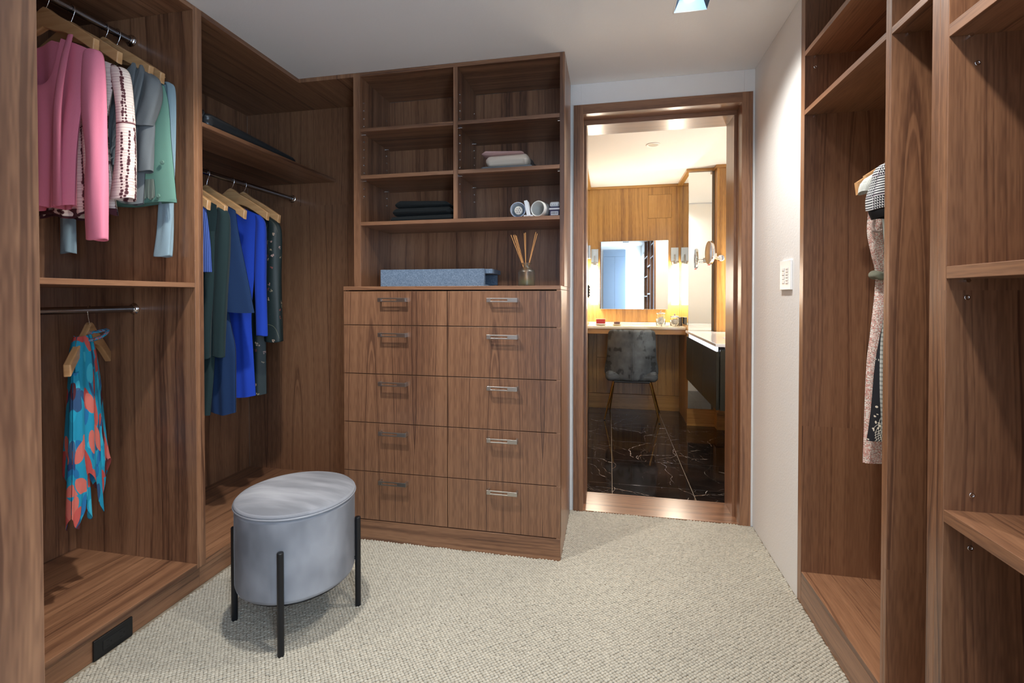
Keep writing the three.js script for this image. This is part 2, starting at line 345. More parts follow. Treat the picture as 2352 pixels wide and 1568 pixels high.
//@@BATH0
// ------------------------------------------------------------------ doorway trim
{
  const t = structGroup('door_1', [0.26, 0, ZD]);
  const z0 = ZD, z1 = ZD + 0.012;                                     // casing on the closet side
  part('casing', board(-0.1967, -0.1442, 0, 2.2587, z0, z1), wood, t);
  part('casing', board(0.6703, 0.7224, 0, 2.2587, z0, z1), wood, t);
  part('casing_header', board(-0.1442, 0.6703, 2.2067, 2.2587, z0, z1 - 0.0005, 'x'), wood, t);
  // first jamb, then the stop that stands 14 mm in
  part('jamb', board(-0.157, -0.1442, 0, 2.2067, -2.94, z0 - 0.0005), wood, t);
  part('jamb', board(0.6703, 0.683, 0, 2.2067, -2.94, z0 - 0.0005), wood, t);
  part('jamb_header', board(-0.157, 0.683, 2.2067, 2.2187, -2.94, z0 - 0.0005, 'x'), wood, t);
  part('door_stop', board(-0.1441, -0.131, 0, 2.18, -2.94, -2.765), woodB, t);
  part('door_stop', board(0.657, 0.6702, 0, 2.18, -2.94, -2.765), woodB, t);
  part('door_stop_header', board(-0.1441, 0.6702, 2.18, 2.2066, -2.94, -2.765, 'x'), woodB, t);
  part('casing_reveal', [board(-0.2025, -0.1969, 0, 2.264, z0, z0 + 0.004), board(0.7226, 0.7285, 0, 2.264, z0, z0 + 0.004), board(-0.2025, 0.7285, 2.2589, 2.264, z0, z0 + 0.004, 'x')], white, t);
  part('threshold', board(-0.157, 0.683, -0.02, 0.004, -2.935, ZD - 0.0005, 'x'), woodMat(woodTex[0], { roughness: 0.28 }), t);
}
// ------------------------------------------------------------------ dressing room / bathroom beyond
const ZW = -5.215, XN0 = -0.218, XN1 = 0.7155, ZM = -4.65, XRET = 0.94, ZPN = -4.54, XO = 1.75, ZI = -2.94;
{
  const marble = canvasTexture(2048, 2048, (g, w, h) => {
    g.fillStyle = '#1d1714'; g.fillRect(0, 0, w, h);
    const R = rnd;
    for (let i = 0; i < 900; i++) { const x = R() * w, y = R() * h, r = 30 + R() * 130; const gr = g.createRadialGradient(x, y, 0, x, y, r); const c = R() < 0.5 ? '58,42,34' : '12,10,10'; gr.addColorStop(0, `rgba(${c},0.22)`); gr.addColorStop(1, `rgba(${c},0)`); g.fillStyle = gr; g.fillRect(x - r, y - r, 2 * r, 2 * r); }
    const vein = (x, y, a, len, wd, al, depth) => {
      const n = len / 14; g.lineCap = 'round';
      for (let k = 0; k < n; k++) {
        a += (R() - 0.5) * 0.85; const nx = x + Math.cos(a) * 14, ny = y + Math.sin(a) * 14, f = 1 - k / n;
        g.strokeStyle = `rgba(${R() < 0.75 ? '222,214,204' : '176,136,104'},${al * (0.35 + 0.65 * R())})`; g.lineWidth = Math.max(0.8, wd * (0.3 + 0.7 * R()) * (0.35 + 0.65 * f));
        g.beginPath(); g.moveTo(x, y); g.lineTo(nx, ny); g.stroke(); x = nx; y = ny;
        if (depth > 0 && R() < 0.09) vein(x, y, a + (R() < 0.5 ? 1 : -1) * (0.5 + R() * 0.7), len * f * 0.5, wd * 0.55, al * 0.8, depth - 1);
      }
    };
    for (let i = 0; i < 90; i++) vein(R() * w, R() * h, (R() < 0.7 ? -0.5 : 0.7) + (R() - 0.5) * 1.1 + (R() < 0.5 ? Math.PI : 0), 220 + R() * 560, 2 + R() * R() * 9, 0.85, 2);
    for (let i = 0; i < 320; i++) vein(R() * w, R() * h, R() * 6.28, 60 + R() * 260, 1.7, 0.5, 1);
  });
  const tileMat = PH({ map: marble, roughness: 0.07, clearcoat: 0.3, clearcoatRoughness: 0.03 });
  const fl = structGroup('floor', [0.3, 0, -4]);
  part('grout', box(-0.6, XO, -0.05, -0.0012, ZW - 0.02, ZI, 0.0003), S({ color: rgb(150, 140, 124), roughness: 0.8 }), fl);
  const xs = [-0.46, 0.0195, 0.503, 0.982, 1.4615, XO], zs = [ZI + 0.005, -3.1065, -3.569, -4.031, -4.4985, -4.95, ZW - 0.02];
  for (let i = 0; i < xs.length - 1; i++) for (let j = 0; j < zs.length - 1; j++)
    part('tile', board(xs[i] + 0.0011, xs[i + 1] - 0.0011, -0.012, 0, zs[j + 1] + 0.0011, zs[j] - 0.0011, 'z', 0.0007, 2.2, 2.2), tileMat, fl);
  struct('ceiling', box(-0.6, XO + 0.1, CE, CE + 0.1, ZW - 0.1, -2.94), wallPaint);
  struct('wall_bath_right', box(XO, XO + 0.1, 0, CE, ZW - 0.1, -2.94), wallPaint);
  // back wall: walnut panels with seams and a flush hatch
  const wb = structGroup('wall_bath_back', [0.25, 0, ZW]);
  part('wall_core', box(-0.6, XO, 0, CE, ZW - 0.12, ZW - 0.019), woodBath, wb);
  const hx0 = 0.397, hx1 = 0.631, hy0 = 2.0265, hy1 = 2.2705, q = 0.0016, y0 = 0.16, y1 = 2.351;
  const p3 = [XN0, 0.72];
  part('panel', board(XN0 + 0.0, hx0 - q, 0.93, y1, ZW - 0.018, ZW), woodBath, wb);
  part('panel', board(hx0 - q, hx1 + q, 0.93, hy0 - q, ZW - 0.018, ZW), woodBath, wb);
  part('panel', board(hx0 - q, hx1 + q, hy1 + q, y1, ZW - 0.018, ZW), woodBath, wb);
  part('access_hatch', board(hx0, hx1, hy0, hy1, ZW - 0.018, ZW - 0.0005), woodBath, wb);
  part('panel', board(hx1 + q, XN1, 0.93, y1, ZW - 0.018, ZW), woodBath, wb);
  // below the counter
  const lo = [[XN0, -0.135], [-0.132, 0.045], [0.048, 0.50], [0.503, XN1]];
  lo.forEach(([a, b], i) => { if (i === 1) { part('panel', board(a, b, 0.16, 0.545, ZW - 0.018, ZW), woodBathB, wb); part('panel', board(a, b, 0.548, 0.80, ZW - 0.018, ZW), woodBathB, wb); } else part('panel', board(a, b, 0.16, 0.80, ZW - 0.018, ZW), [woodBath, 0, woodBathB, woodBath][i], wb); });
  part('baseboard', board(XN0, XN1, 0, 0.157, ZW - 0.018, ZW + 0.006, 'x'), woodBathB, wb);
  part('crown_rail', board(XN0, XN1, 2.3515, CE - 0.001, ZW - 0.018, ZW + 0.012, 'x'), woodBath, wb);
  // left wall
  const wl = structGroup('wall_bath_left', [XN0, 0, -4]);
  part('wall_core', box(-0.6, XN0 - 0.019, 0, CE, ZW - 0.02, -2.94), woodBath, wl);
  part('panel', board(XN0 - 0.018, XN0, 0, CE - 0.001, ZM, -2.942), woodBath, wl);
  part('panel', board(XN0 - 0.018, XN0, 0, 0.93, ZW, ZM - 0.002), woodBath, wl);
  part('crown_rail', board(XN0 - 0.018, XN0 + 0.022, 2.35, CE - 0.001, ZW + 0.012, -4.0, 'z'), woodBath, wl);
  // niche mirror on the left wall
  single('mirror', box(XN0 - 0.006, XN0, 0.932, 2.3495, ZW + 0.001, ZM, 0.0008), mirrorMat, 'tall mirror cladding the left side of the dressing niche', 'mirror', null, [XN0, 0.932, -4.93]);
  {
    const o = thing('wall_outlet', 'grey metal outlet box on the mirror left of the dressing counter', 'outlet', [XN0, 1.66, -5.05]);
    part('face_plate', box(XN0 + 0.001, XN0 + 0.022, 1.60, 1.735, -5.11, -5.03, 0.002), steel, o);
    const o2 = thing('wall_outlet', 'dark grey switch with ribbed buttons low on the left niche mirror', 'outlet', [XN0, 1.26, -4.95]);
    part('face_plate', box(XN0 + 0.001, XN0 + 0.012, 1.19, 1.32, -5.06, -4.98, 0.002), S({ color: rgb(70, 66, 62), metalness: 0.6, roughness: 0.4 }), o2);
    for (let k = 0; k < 4; k++) part('button', box(XN0 + 0.012, XN0 + 0.019, 1.203 + k * 0.028, 1.225 + k * 0.028, -5.05, -4.99, 0.002), S({ color: rgb(60, 56, 52), metalness: 0.6, roughness: 0.4 }), o2);
  }
  // right side of the niche and the mirror wall by the basin
  const pr = structGroup('wall_bath_pier', [1.2, 0, -4.9]);
  part('wall_core', box(XN1 + 0.007, XO, 0, CE, ZW - 0.02, ZM - 0.007), woodBath, pr);
  part('panel', board(XN1 + 0.001, XN1 + 0.0068, 0.0, 0.93, ZW + 0.007, ZM - 0.008), woodBathB, pr);
  part('crown_rail', board(XN1 - 0.022, XN1 + 0.006, 2.35, CE - 0.001, ZW + 0.012, ZM + 0.006, 'z'), woodBath, pr);
  part('crown_rail', board(XN1 - 0.022, XRET, 2.35, CE - 0.001, ZM + 0.0065, ZM + 0.02, 'x'), woodBath, pr);
  part('baseboard', board(XN1 - 0.008, XO, 0, 0.155, ZM - 0.007, ZM + 0.003, 'x'), woodBathB, pr);
  single('mirror', box(XN1, XN1 + 0.006, 0.932, 2.3495, ZW + 0.001, ZM - 0.002, 0.0008), mirrorMat, 'tall mirror cladding the right side of the dressing niche', 'mirror', null, [XN1, 0.932, -4.93]);
  single('mirror', box(XN1 + 0.001, XRET - 0.021, 0.16, 2.3495, ZM - 0.006, ZM, 0.0008), mirrorMat, 'tall narrow mirror facing the doorway above the basin counter', 'mirror', null, [0.82, 0.16, ZM]);
  part('mirror_edge', board(XRET - 0.0205, XRET, 0.16, 2.35, ZM - 0.006, ZM + 0.001), S({ color: rgb(120, 112, 100), roughness: 0.3, metalness: 0.6 }), pr);
  const cab = thing('tall_cabinet', 'tall walnut cabinet behind the right door jamb beside the basin mirror', 'cabinet', [1.3, 0, -4.6]);
  part('side_panel', board(XRET, XRET + 0.02, 0.155, 2.349, ZM + 0.003, ZPN), woodBath, cab);
  part('front_panel', board(XRET + 0.0205, XO - 0.001, 0.155, 2.349, ZPN - 0.02, ZPN), woodBath, cab);
  part('cornice', board(XRET - 0.012, XO - 0.001, 2.3495, CE - 0.001, ZM + 0.021, ZPN + 0.012, 'x'), woodBath, cab);
  part('plinth', board(XRET + 0.01, XO - 0.001, 0, 0.154, ZM + 0.004, ZPN - 0.012, 'x'), woodBathB, cab);

  // dressing counter
  const onyx = canvasTexture(512, 512, (g, w, h) => { g.fillStyle = '#f4efe2'; g.fillRect(0, 0, w, h); const R = rnd; for (let i = 0; i < 60; i++) { const x = R() * w, y = R() * h, r = 20 + R() * 70, gr = g.createRadialGradient(x, y, 0, x, y, r); gr.addColorStop(0, 'rgba(214,186,130,0.28)'); gr.addColorStop(1, 'rgba(214,186,130,0)'); g.fillStyle = gr; g.fillRect(0, 0, w, h); } });
  const dk = thing('dressing_counter', 'pale stone dressing counter with a walnut apron under the wall mirror', 'counter', [0.25, 0.8, -5]);
  part('counter_slab', board(XN0 + 0.001, XN1 - 0.001, 0.884, 0.908, ZW + 0.001, -4.765, 'x', 0.003, 0.7, 0.7), PH({ map: onyx, roughness: 0.16, clearcoat: 0.4 }), dk);
  part('back_ledge', board(XN0 + 0.001, XN1 - 0.001, 0.9085, 0.9285, ZW + 0.001, ZW + 0.05, 'x', 0.003, 0.7, 0.7), PH({ map: onyx, roughness: 0.16 }), dk);
  part('apron', board(XN0 + 0.001, XN1 - 0.001, 0.834, 0.8835, -4.80, -4.78, 'x'), woodBathB, dk);
  part('underside', board(XN0 + 0.001, XN1 - 0.001, 0.858, 0.8835, ZW + 0.001, -4.8005, 'x'), woodBathB, dk);

  // wall mirror and sconces
  const mt = thing('wall_mirror', 'square frameless mirror above the dressing counter between two lamps', 'mirror', [0.25, 1.07, ZW]);
  part('glass', box(-0.103, 0.601, 1.0668, 1.7895, ZW + 0.012, ZW + 0.018, 0.0012), mirrorMat, mt);
  part('backing', box(-0.095, 0.593, 1.075, 1.78, ZW + 0.0005, ZW + 0.0118, 0.001), woodBath, mt);
  const tubeGlass = S({ color: rgb(255, 250, 240), roughness: 0.35, emissive: new THREE.Color(...WARM).lerp(new THREE.Color(1, 1, 1), 0.55), emissiveIntensity: 2.4 });
  const sconce = (x, zf, label) => {
    const t = thing('wall_sconce', label, 'wall lamp', [x, 1.32, zf], null);
    const zc = zf + 0.05;
    part('back_plate', box(x - 0.038, x + 0.038, 1.555, 1.712, zf + 0.001, zf + 0.009, 0.002), S({ color: rgb(200, 204, 200), metalness: 0.9, roughness: 0.35 }), t);
    part('arm', [cyl(x, 1.60, zc - 0.004, 0.006, 0.075, 'y', 12), rod([x, 1.635, zf + 0.008], [x, 1.635, zc], 0.006)], steel, t);
    part('collar', lathe([[0, 0], [0.039, 0], [0.039, 0.042], [0.03, 0.045], [0, 0.045]], x, 1.523, zc, 28), steel, t);
    part('lamp_tube', lathe([[0, 0], [0.034, 0], [0.036, 0.002], [0.036, 0.408], [0, 0.408]], x, 1.1145, zc, 28), tubeGlass, t);
    for (const y of [1.2, 1.32, 1.44]) { const l = new THREE.PointLight(new THREE.Color(...WARM), LAMP.sconce / 3, 0, 2); l.position.set(x, y, zc); l.castShadow = true; l.shadow.radius = 1.6; scene.add(l); }
  };
  sconce(-0.157, ZW, 'glowing glass tube sconce left of the square wall mirror');
  sconce(0.665, ZW, 'glowing glass tube sconce right of the square wall mirror');
  sconce(1.2, ZPN, 'glowing glass tube sconce hidden behind the right door jamb');
  // ceiling fittings
  {
    const o = thing('recessed_light', 'small round unlit recessed ceiling light seen through the doorway', 'ceiling light', [0.327, CE, -3.84]);
    part('trim_ring', lathe([[0.036, -0.001], [0.053, -0.001], [0.053, -0.004], [0.046, -0.008], [0.038, -0.004], [0.036, -0.001]], 0.327, CE, -3.84, 40), S({ color: rgb(250, 250, 248), roughness: 0.35 }), o);
    part('lens', cyl(0.327, CE - 0.002, -3.84, 0.037, 0.003, 'y', 32), S({ color: rgb(206, 206, 196), roughness: 0.3 }), o);
    const o3 = thing('recessed_light', 'added unseen fill light in the dressing room, hidden above the door header', 'ceiling light', [0.75, CE, -3.15]);
    part('trim_ring', lathe([[0.036, -0.001], [0.053, -0.001], [0.053, -0.004], [0.046, -0.008], [0.038, -0.004], [0.036, -0.001]], 0.75, CE, -3.15, 40), white, o3);
    part('fill_lamp_lens', cyl(0.75, CE - 0.002, -3.15, 0.037, 0.003, 'y', 32), S({ color: 0x000000, emissive: new THREE.Color(...NEUTRAL), emissiveIntensity: 6 }), o3);
    spot(0.75, CE - 0.012, -3.15, LAMP.bathFill, NEUTRAL, 1.35, 1, 2);  // added fill light for the dressing room, out of view behind the header
    const v = thing('ceiling_vent', 'flat white rectangular ceiling vent just beyond the door header', 'vent', [0.32, CE, -3.36]);
    part('frame', [box(0.196, 0.452, CE - 0.012, CE - 0.0005, -3.49, -3.475), box(0.196, 0.452, CE - 0.012, CE - 0.0005, -3.25, -3.235), box(0.196, 0.211, CE - 0.012, CE - 0.0005, -3.475, -3.25), box(0.437, 0.452, CE - 0.012, CE - 0.0005, -3.475, -3.25)], S({ color: rgb(225, 226, 222), roughness: 0.5 }), v);
    part('grille_plate', box(0.2115, 0.4365, CE - 0.008, CE - 0.0005, -3.4745, -3.2505), S({ color: rgb(215, 216, 212), roughness: 0.5 }), v);
  }

  // basin cabinet, floating
  const vx0 = 0.70, vx1 = 1.35, vz0 = ZM + 0.0, vz1 = -3.378;
  const lac = PH({ color: rgb(52, 52, 46), roughness: 0.28, metalness: 0.55 });
  const vb = thing('basin_cabinet', 'floating dark bronze basin cabinet with a glowing edge under its white counter', 'cabinet', [1.0, 0.44, -4.0]);
  part('carcass', box(vx0 + 0.022, XO - 0.006, 0.445, 0.80, ZPN + 0.016, vz1 - 0.004), blackPlastic, vb);
  const fz = [-4.646, -4.30, -3.86, -3.378];
  for (let i = 0; i < 3; i++) { const d = part('door', box(vx0, vx0 + 0.02, 0.44, 0.832, fz[i] + 0.002, fz[i + 1] - 0.002, 0.002), lac, vb); }
  part('end_panel', box(vx0 + 0.0215, XO - 0.006, 0.44, 0.845, vz1 - 0.003, vz1 + 0.012, 0.002), lac, vb);
  const ctop = PH({ color: rgb(238, 238, 242), roughness: 0.12, clearcoat: 0.4 });
  {
    const sh = new THREE.Shape([[vx0 - 0.006, -vz0 - 0.004], [XRET - 0.016, -vz0 - 0.004], [XRET - 0.016, -ZPN - 0.018], [XO - 0.006, -ZPN - 0.018], [XO - 0.006, -vz1 - 0.014], [vx0 - 0.006, -vz1 - 0.014]].map((p) => new THREE.Vector2(...p)));
    const hole = new THREE.Path(); hole.absellipse(1.04, 3.80, 0.2, 0.27, 0, Math.PI * 2); sh.holes.push(hole);
    part('countertop', new THREE.ExtrudeGeometry(sh, { depth: 0.018, bevelEnabled: true, bevelSize: 0.0015, bevelThickness: 0.0015, bevelSegments: 1, curveSegments: 40 }).rotateX(-Math.PI / 2).translate(0, 0.8665, 0), ctop, vb);
    const bowl = lathe([[0, -0.11], [0.12, -0.105], [0.18, -0.06], [0.2, 0], [0.205, 0.0], [0.185, -0.068], [0.12, -0.115], [0, -0.12]], 0, 0, 0, 40).scale(1, 1, 1.35).translate(1.04, 0.8655, -3.80);
    part('basin', bowl, ctop, vb);
  }
  part('led_light_strip', box(vx0 + 0.001, vx0 + 0.012, 0.834, 0.8645, vz0 + 0.14, vz1 - 0.004, 0.001), S({ color: 0x000000, emissive: new THREE.Color(0.8, 0.85, 1), emissiveIntensity: 3 }), vb);
  const led = new THREE.RectAreaLight(new THREE.Color(0.75, 0.82, 1), LAMP.led, 1.1, 0.028); led.position.set(vx0 - 0.004, 0.849, -3.95); led.lookAt(vx0 - 1, 0.6, -3.95); scene.add(led);
  // shaving mirror on a swing arm
  {
    const o = thing('magnifying_mirror', 'round chrome magnifying mirror on a folding wall arm beside the basin mirror', 'mirror', [0.9, 1.53, -4.3]);
    const disc = lathe([[0, 0.006], [0.085, 0.002], [0.098, -0.004], [0.1, 0.002], [0.1, 0.018], [0.094, 0.024], [0, 0.03]], 0, 0, 0, 48).rotateZ(-Math.PI / 2).rotateY(0.1).translate(0.83, 1.575, -4.32);
    part('mirror_head', disc, chrome, o);
    part('arm', [rod([0.852, 1.562, -4.33], [0.90, 1.562, -4.40], 0.006), rod([0.90, 1.55, -4.40], [0.955, 1.545, -4.52], 0.009), cyl(0.90, 1.556, -4.40, 0.011, 0.04), rod([0.86, 1.535, -4.36], [0.95, 1.53, -4.5], 0.007)], chrome, o);
    part('wall_mount', lathe([[0, 0], [0.03, 0], [0.03, 0.012], [0.02, 0.018], [0, 0.018]], 0, 0, 0, 24).rotateX(Math.PI / 2).translate(0.975, 1.545, ZPN + 0.001), chrome, o);
    part('red_tag', box(0.822, 0.842, 1.468, 1.474, -4.33, -4.32, 0.001), S({ color: rgb(225, 60, 45), roughness: 0.5 }), o);
  }
}
//@@BATH1
//@@OBJ0
// ------------------------------------------------------------------ daylight and doors behind the camera
{
  // daylight: a window in the right-hand wall behind the camera
  const w = structGroup('window_1', [XR, 0.5, 0.62]);
  const a0 = 0.30, a1 = 0.98, y0 = 0.45, y1 = 2.12, x = XR;
  part('window_frame', [box(x - 0.012, x + 0.04, y0 - 0.04, y1 + 0.04, a0 - 0.04, a0), box(x - 0.012, x + 0.04, y0 - 0.04, y1 + 0.04, a1, a1 + 0.04), box(x - 0.012, x + 0.04, y0 - 0.04, y0, a0, a1), box(x - 0.012, x + 0.04, y1, y1 + 0.04, a0, a1)], white, w);
  part('window_pane', box(x + 0.02, x + 0.026, y0, y1, a0, a1, 0.0005), S({ color: 0x000000, roughness: 0.4, emissive: new THREE.Color(...DAY), emissiveIntensity: 1.5 }), w);
  const l = new THREE.RectAreaLight(new THREE.Color(...DAY), LAMP.day, a1 - a0, y1 - y0); l.position.set(x + 0.016, (y0 + y1) / 2, (a0 + a1) / 2); l.lookAt(0, (y0 + y1) / 2, (a0 + a1) / 2); scene.add(l);
  const d = structGroup('door_2', [0.1, 0, ZBACK]);
  const dayTintDoor = S({ color: rgb(128, 142, 160), roughness: 0.4 });  // white doors; cool daylight tint and dimness put into the colour
  part('door_leaf', box(-0.15, 0.1135, 0.01, 2.135, ZBACK - 0.03, ZBACK - 0.002), dayTintDoor, d);
  part('door_leaf', box(0.1165, 0.365, 0.01, 2.135, ZBACK - 0.03, ZBACK - 0.002), dayTintDoor, d);
  part('transom_panel', box(-0.15, 0.365, 2.138, 2.30, ZBACK - 0.03, ZBACK - 0.002), dayTintDoor, d);
}
// ------------------------------------------------------------------ cloth builders
const smoothAt = (a, t) => {                                            // catmull-rom through rows of numbers
  const n = a.length - 1, x = Math.min(0.99999, Math.max(0, t)) * n, i = Math.floor(x), f = x - i;
  const p = (k) => a[Math.min(n, Math.max(0, k))];
  return a[0].map((_, c) => { const p0 = p(i - 1)[c], p1 = p(i)[c], p2 = p(i + 1)[c], p3 = p(i + 2)[c]; return 0.5 * (2 * p1 + (p2 - p0) * f + (2 * p0 - 5 * p1 + 4 * p2 - p3) * f * f + (3 * p1 - p0 - 3 * p2 + p3) * f * f * f); });
};
function sheet(nu, nv, f, closed = false) {                             // grid surface; f(i/nu, j/nv) -> [x, y, z, u, v]
  const pos = [], uv = [], idx = [];
  for (let j = 0; j <= nv; j++) for (let i = 0; i <= nu; i++) { const p = f(i / nu, j / nv); pos.push(p[0], p[1], p[2]); uv.push(p[3] ?? i / nu, p[4] ?? j / nv); }
  for (let j = 0; j < nv; j++) for (let i = 0; i < nu; i++) { const a = j * (nu + 1) + i, b = a + 1, c = a + nu + 1, d = c + 1; idx.push(a, c, b, b, c, d); }
  const g = new THREE.BufferGeometry(); g.setAttribute('position', new THREE.Float32BufferAttribute(pos, 3)); g.setAttribute('uv', new THREE.Float32BufferAttribute(uv, 2)); g.setIndex(idx);
  g.computeVertexNormals();
  if (closed) { const n = g.attributes.normal; for (let j = 0; j <= nv; j++) { const a = j * (nu + 1), b = a + nu, v = new THREE.Vector3(n.getX(a) + n.getX(b), n.getY(a) + n.getY(b), n.getZ(a) + n.getZ(b)).normalize(); n.setXYZ(a, v.x, v.y, v.z); n.setXYZ(b, v.x, v.y, v.z); } }
  return g;
}
// body of a hung garment. rows: [y, xl, xr, t]; shoulders rise to ys at the neck; nf / nb: neckline depth front / back over half width ns
function hung(o) {
  const { rows, zc, ys, ns = 0.3, nf = 0.06, nb = 0.01, rip = 0.006, k = 9, ph = rnd() * 6, turn = 0, xc = -1.95, hemWave = 0.006, lean = 0 } = o, ty = rows[0][0];
  const face = (sg) => sheet(56, 64, (a, v) => {
    const s = a * 2 - 1, [Y, xl, xr, t] = smoothAt(rows, v), x = (xl + xr) / 2 + s * (xr - xl) / 2;
    const q = Math.min(1, Math.abs(s) / ns), neck = Math.abs(s) < ns ? (1 - q * q) * (sg > 0 ? nf : nb) : 0;
    const top = (ys - ty) * Math.pow(1 - Math.abs(s), 0.9) - neck;
    const y = Y + top * Math.pow(Math.max(0, 1 - v / 0.36), 1.4) + hemWave * v * v * v * Math.sin(s * 5 + ph * 2);
    const e = Math.pow(Math.max(0, 1 - Math.pow(Math.abs(s), 2.6)), 0.55);
    const r = rip * (0.25 + 0.75 * v) * e * (0.6 * Math.sin(s * k + ph + v * 1.1) + 0.4 * Math.sin(s * k * 2.3 + ph * 2.1 - v * 1.7) + 0.35 * Math.sin(s * k * 0.6 + v * 5 + ph));
    let z = sg * (t * e + 0.001) + r + (o.bump ? o.bump(s, v, sg) * e : 0) + lean * v;
    const dx = x - xc;
    return [xc + dx * Math.cos(turn) + z * Math.sin(turn), y, zc - dx * Math.sin(turn) * -1 * -1 + z * Math.cos(turn), x, y];
  });
  const f = plain(face(1)), b = plain(face(-1));
  const p = b.attributes.position, n = b.attributes.normal, u = b.attributes.uv;           // turn the back face outwards
  for (let i = 0; i < p.count; i += 3) for (const [A, w] of [[p, 3], [n, 3], [u, 2]]) for (let c = 0; c < w; c++) { const m = A.array[(i + 1) * w + c]; A.array[(i + 1) * w + c] = A.array[(i + 2) * w + c]; A.array[(i + 2) * w + c] = m; }
  for (let i = 0; i < n.array.length; i++) n.array[i] *= -1;
  return mergeGeometries([f, b]);
}
// sleeve or strap: rows [x, y, z, rx, rz]; the cuff turns inwards at its end
function sleeve(rows, rip = 0.12, k = 3, ph = rnd() * 6, inset = 0.03) {
  const nv = 60, E = rows[rows.length - 1];
  return sheet(28, nv + 4, (a, w) => {
    const j = Math.round(w * (nv + 4)), v = Math.min(1, j / nv), [x, y, z, rx, rz] = smoothAt(rows, v), th = a * Math.PI * 2;
    const f = 1 + rip * (0.6 * Math.sin(k * th + ph + v * 4) + 0.4 * Math.sin((k + 2) * th - ph - v * 6)) * sstep(0, 0.15, v);
    const inn = j > nv ? 1 - 0.04 * (j - nv) - 0.05 : 1, yy = j > nv ? y + inset * (j - nv) / 4 - (j === nv + 1 ? inset / 4 : 0) : y;
    return [x + rx * f * inn * Math.cos(th), yy + 0.003 * Math.sin(th * 2 + ph) * v, z + rz * f * inn * Math.sin(th), a * 0.3, yy];
  }, true);
}
const knit = (m = 90) => texture(128, 128, (u, v) => 0.5 + 0.32 * Math.sin(u * 6.2832 * 16) * Math.sin(v * 6.2832 * 16) + 0.3 * (noise(u * 64, v * 64, 64, 64) - 0.5), false, [m / 4, m / 4]);
const knitBump = knit(60), fineBump = texture(128, 128, (u, v) => 0.5 + 0.6 * (noise(u * 64, v * 64, 64, 64) - 0.5), false, [14, 14]);
const ribBump = texture(128, 32, (u) => 0.5 + 0.5 * Math.sin(u * 6.2832 * 16), false, [9, 4]);
const cloth = (r, g, b, extra = {}) => PH({ color: rgb(r, g, b), roughness: 0.92, side: THREE.DoubleSide, sheen: 0.25, sheenRoughness: 0.6, sheenColor: rgb(r, g, b).lerp(new THREE.Color(1, 1, 1), 0.4), bumpMap: knitBump, bumpScale: 0.0006, ...extra });

// wooden hanger hung on a rod at (x, y); turn about the hook
const hangWood = woodMat(texture(256, 512, (u, v) => { const t = fbm(u * 24, v * 3, 3, 24, 3); return [0.80 + 0.1 * (t - 0.5), 0.62 + 0.12 * (t - 0.5), 0.43 + 0.12 * (t - 0.5)]; }), { roughness: 0.35 });
function hangerShape() {
  const top = (x) => -0.118 * Math.pow(Math.abs(x) / 0.218, 1.25) + 0.014 * Math.exp(-(x * x) / 0.0012), hgt = (x) => 0.034 + 0.03 * Math.exp(-(x * x) / 0.004);
  const pts = []; for (let i = 0; i <= 32; i++) { const x = -0.218 + 0.436 * i / 32; pts.push(new THREE.Vector2(x, top(x))); }
  for (let i = 32; i >= 0; i--) { const x = -0.218 + 0.436 * i / 32; pts.push(new THREE.Vector2(x * 0.985, top(x) - hgt(x))); }
  const g = new THREE.ExtrudeGeometry(new THREE.Shape(pts), { depth: 0.013, bevelEnabled: true, bevelSize: 0.004, bevelThickness: 0.004, bevelSegments: 3, curveSegments: 4 }).translate(0, 0, -0.0065);
  return gridUV(plain(g), 'x', [0, 0], 0.25, 0.5);
}
const HG = hangerShape();
const hookGeo = (drop) => tube([[0, -drop + 0.012, 0], [0, -drop * 0.72, 0], [0.008, -0.032, 0], [0.0175, -0.008, 0], [0.013, 0.011, 0], [0, 0.0172, 0], [-0.013, 0.011, 0], [-0.0172, -0.002, 0], [-0.0165, -0.009, 0]], 0.0016, 60, 8);
function hanger(x, y, z, turn, drop, label, flip = false) {
  const t = thing('clothes_hanger', label, 'hanger', [x, y, z], 'wooden hangers on the wardrobe rods');
  t.rotation.y = turn;
  const body = new THREE.Mesh(HG, hangWood); body.name = 'wooden_body'; body.position.y = -drop; body.castShadow = body.receiveShadow = true; t.add(body);
  const hk = new THREE.Mesh(hookGeo(drop), chrome); hk.name = 'hook'; hk.castShadow = true; if (flip) hk.rotation.y = Math.PI; t.add(hk);
  return t;
}
const garment = (name, label, cat, at) => thing(name, label, cat, at);

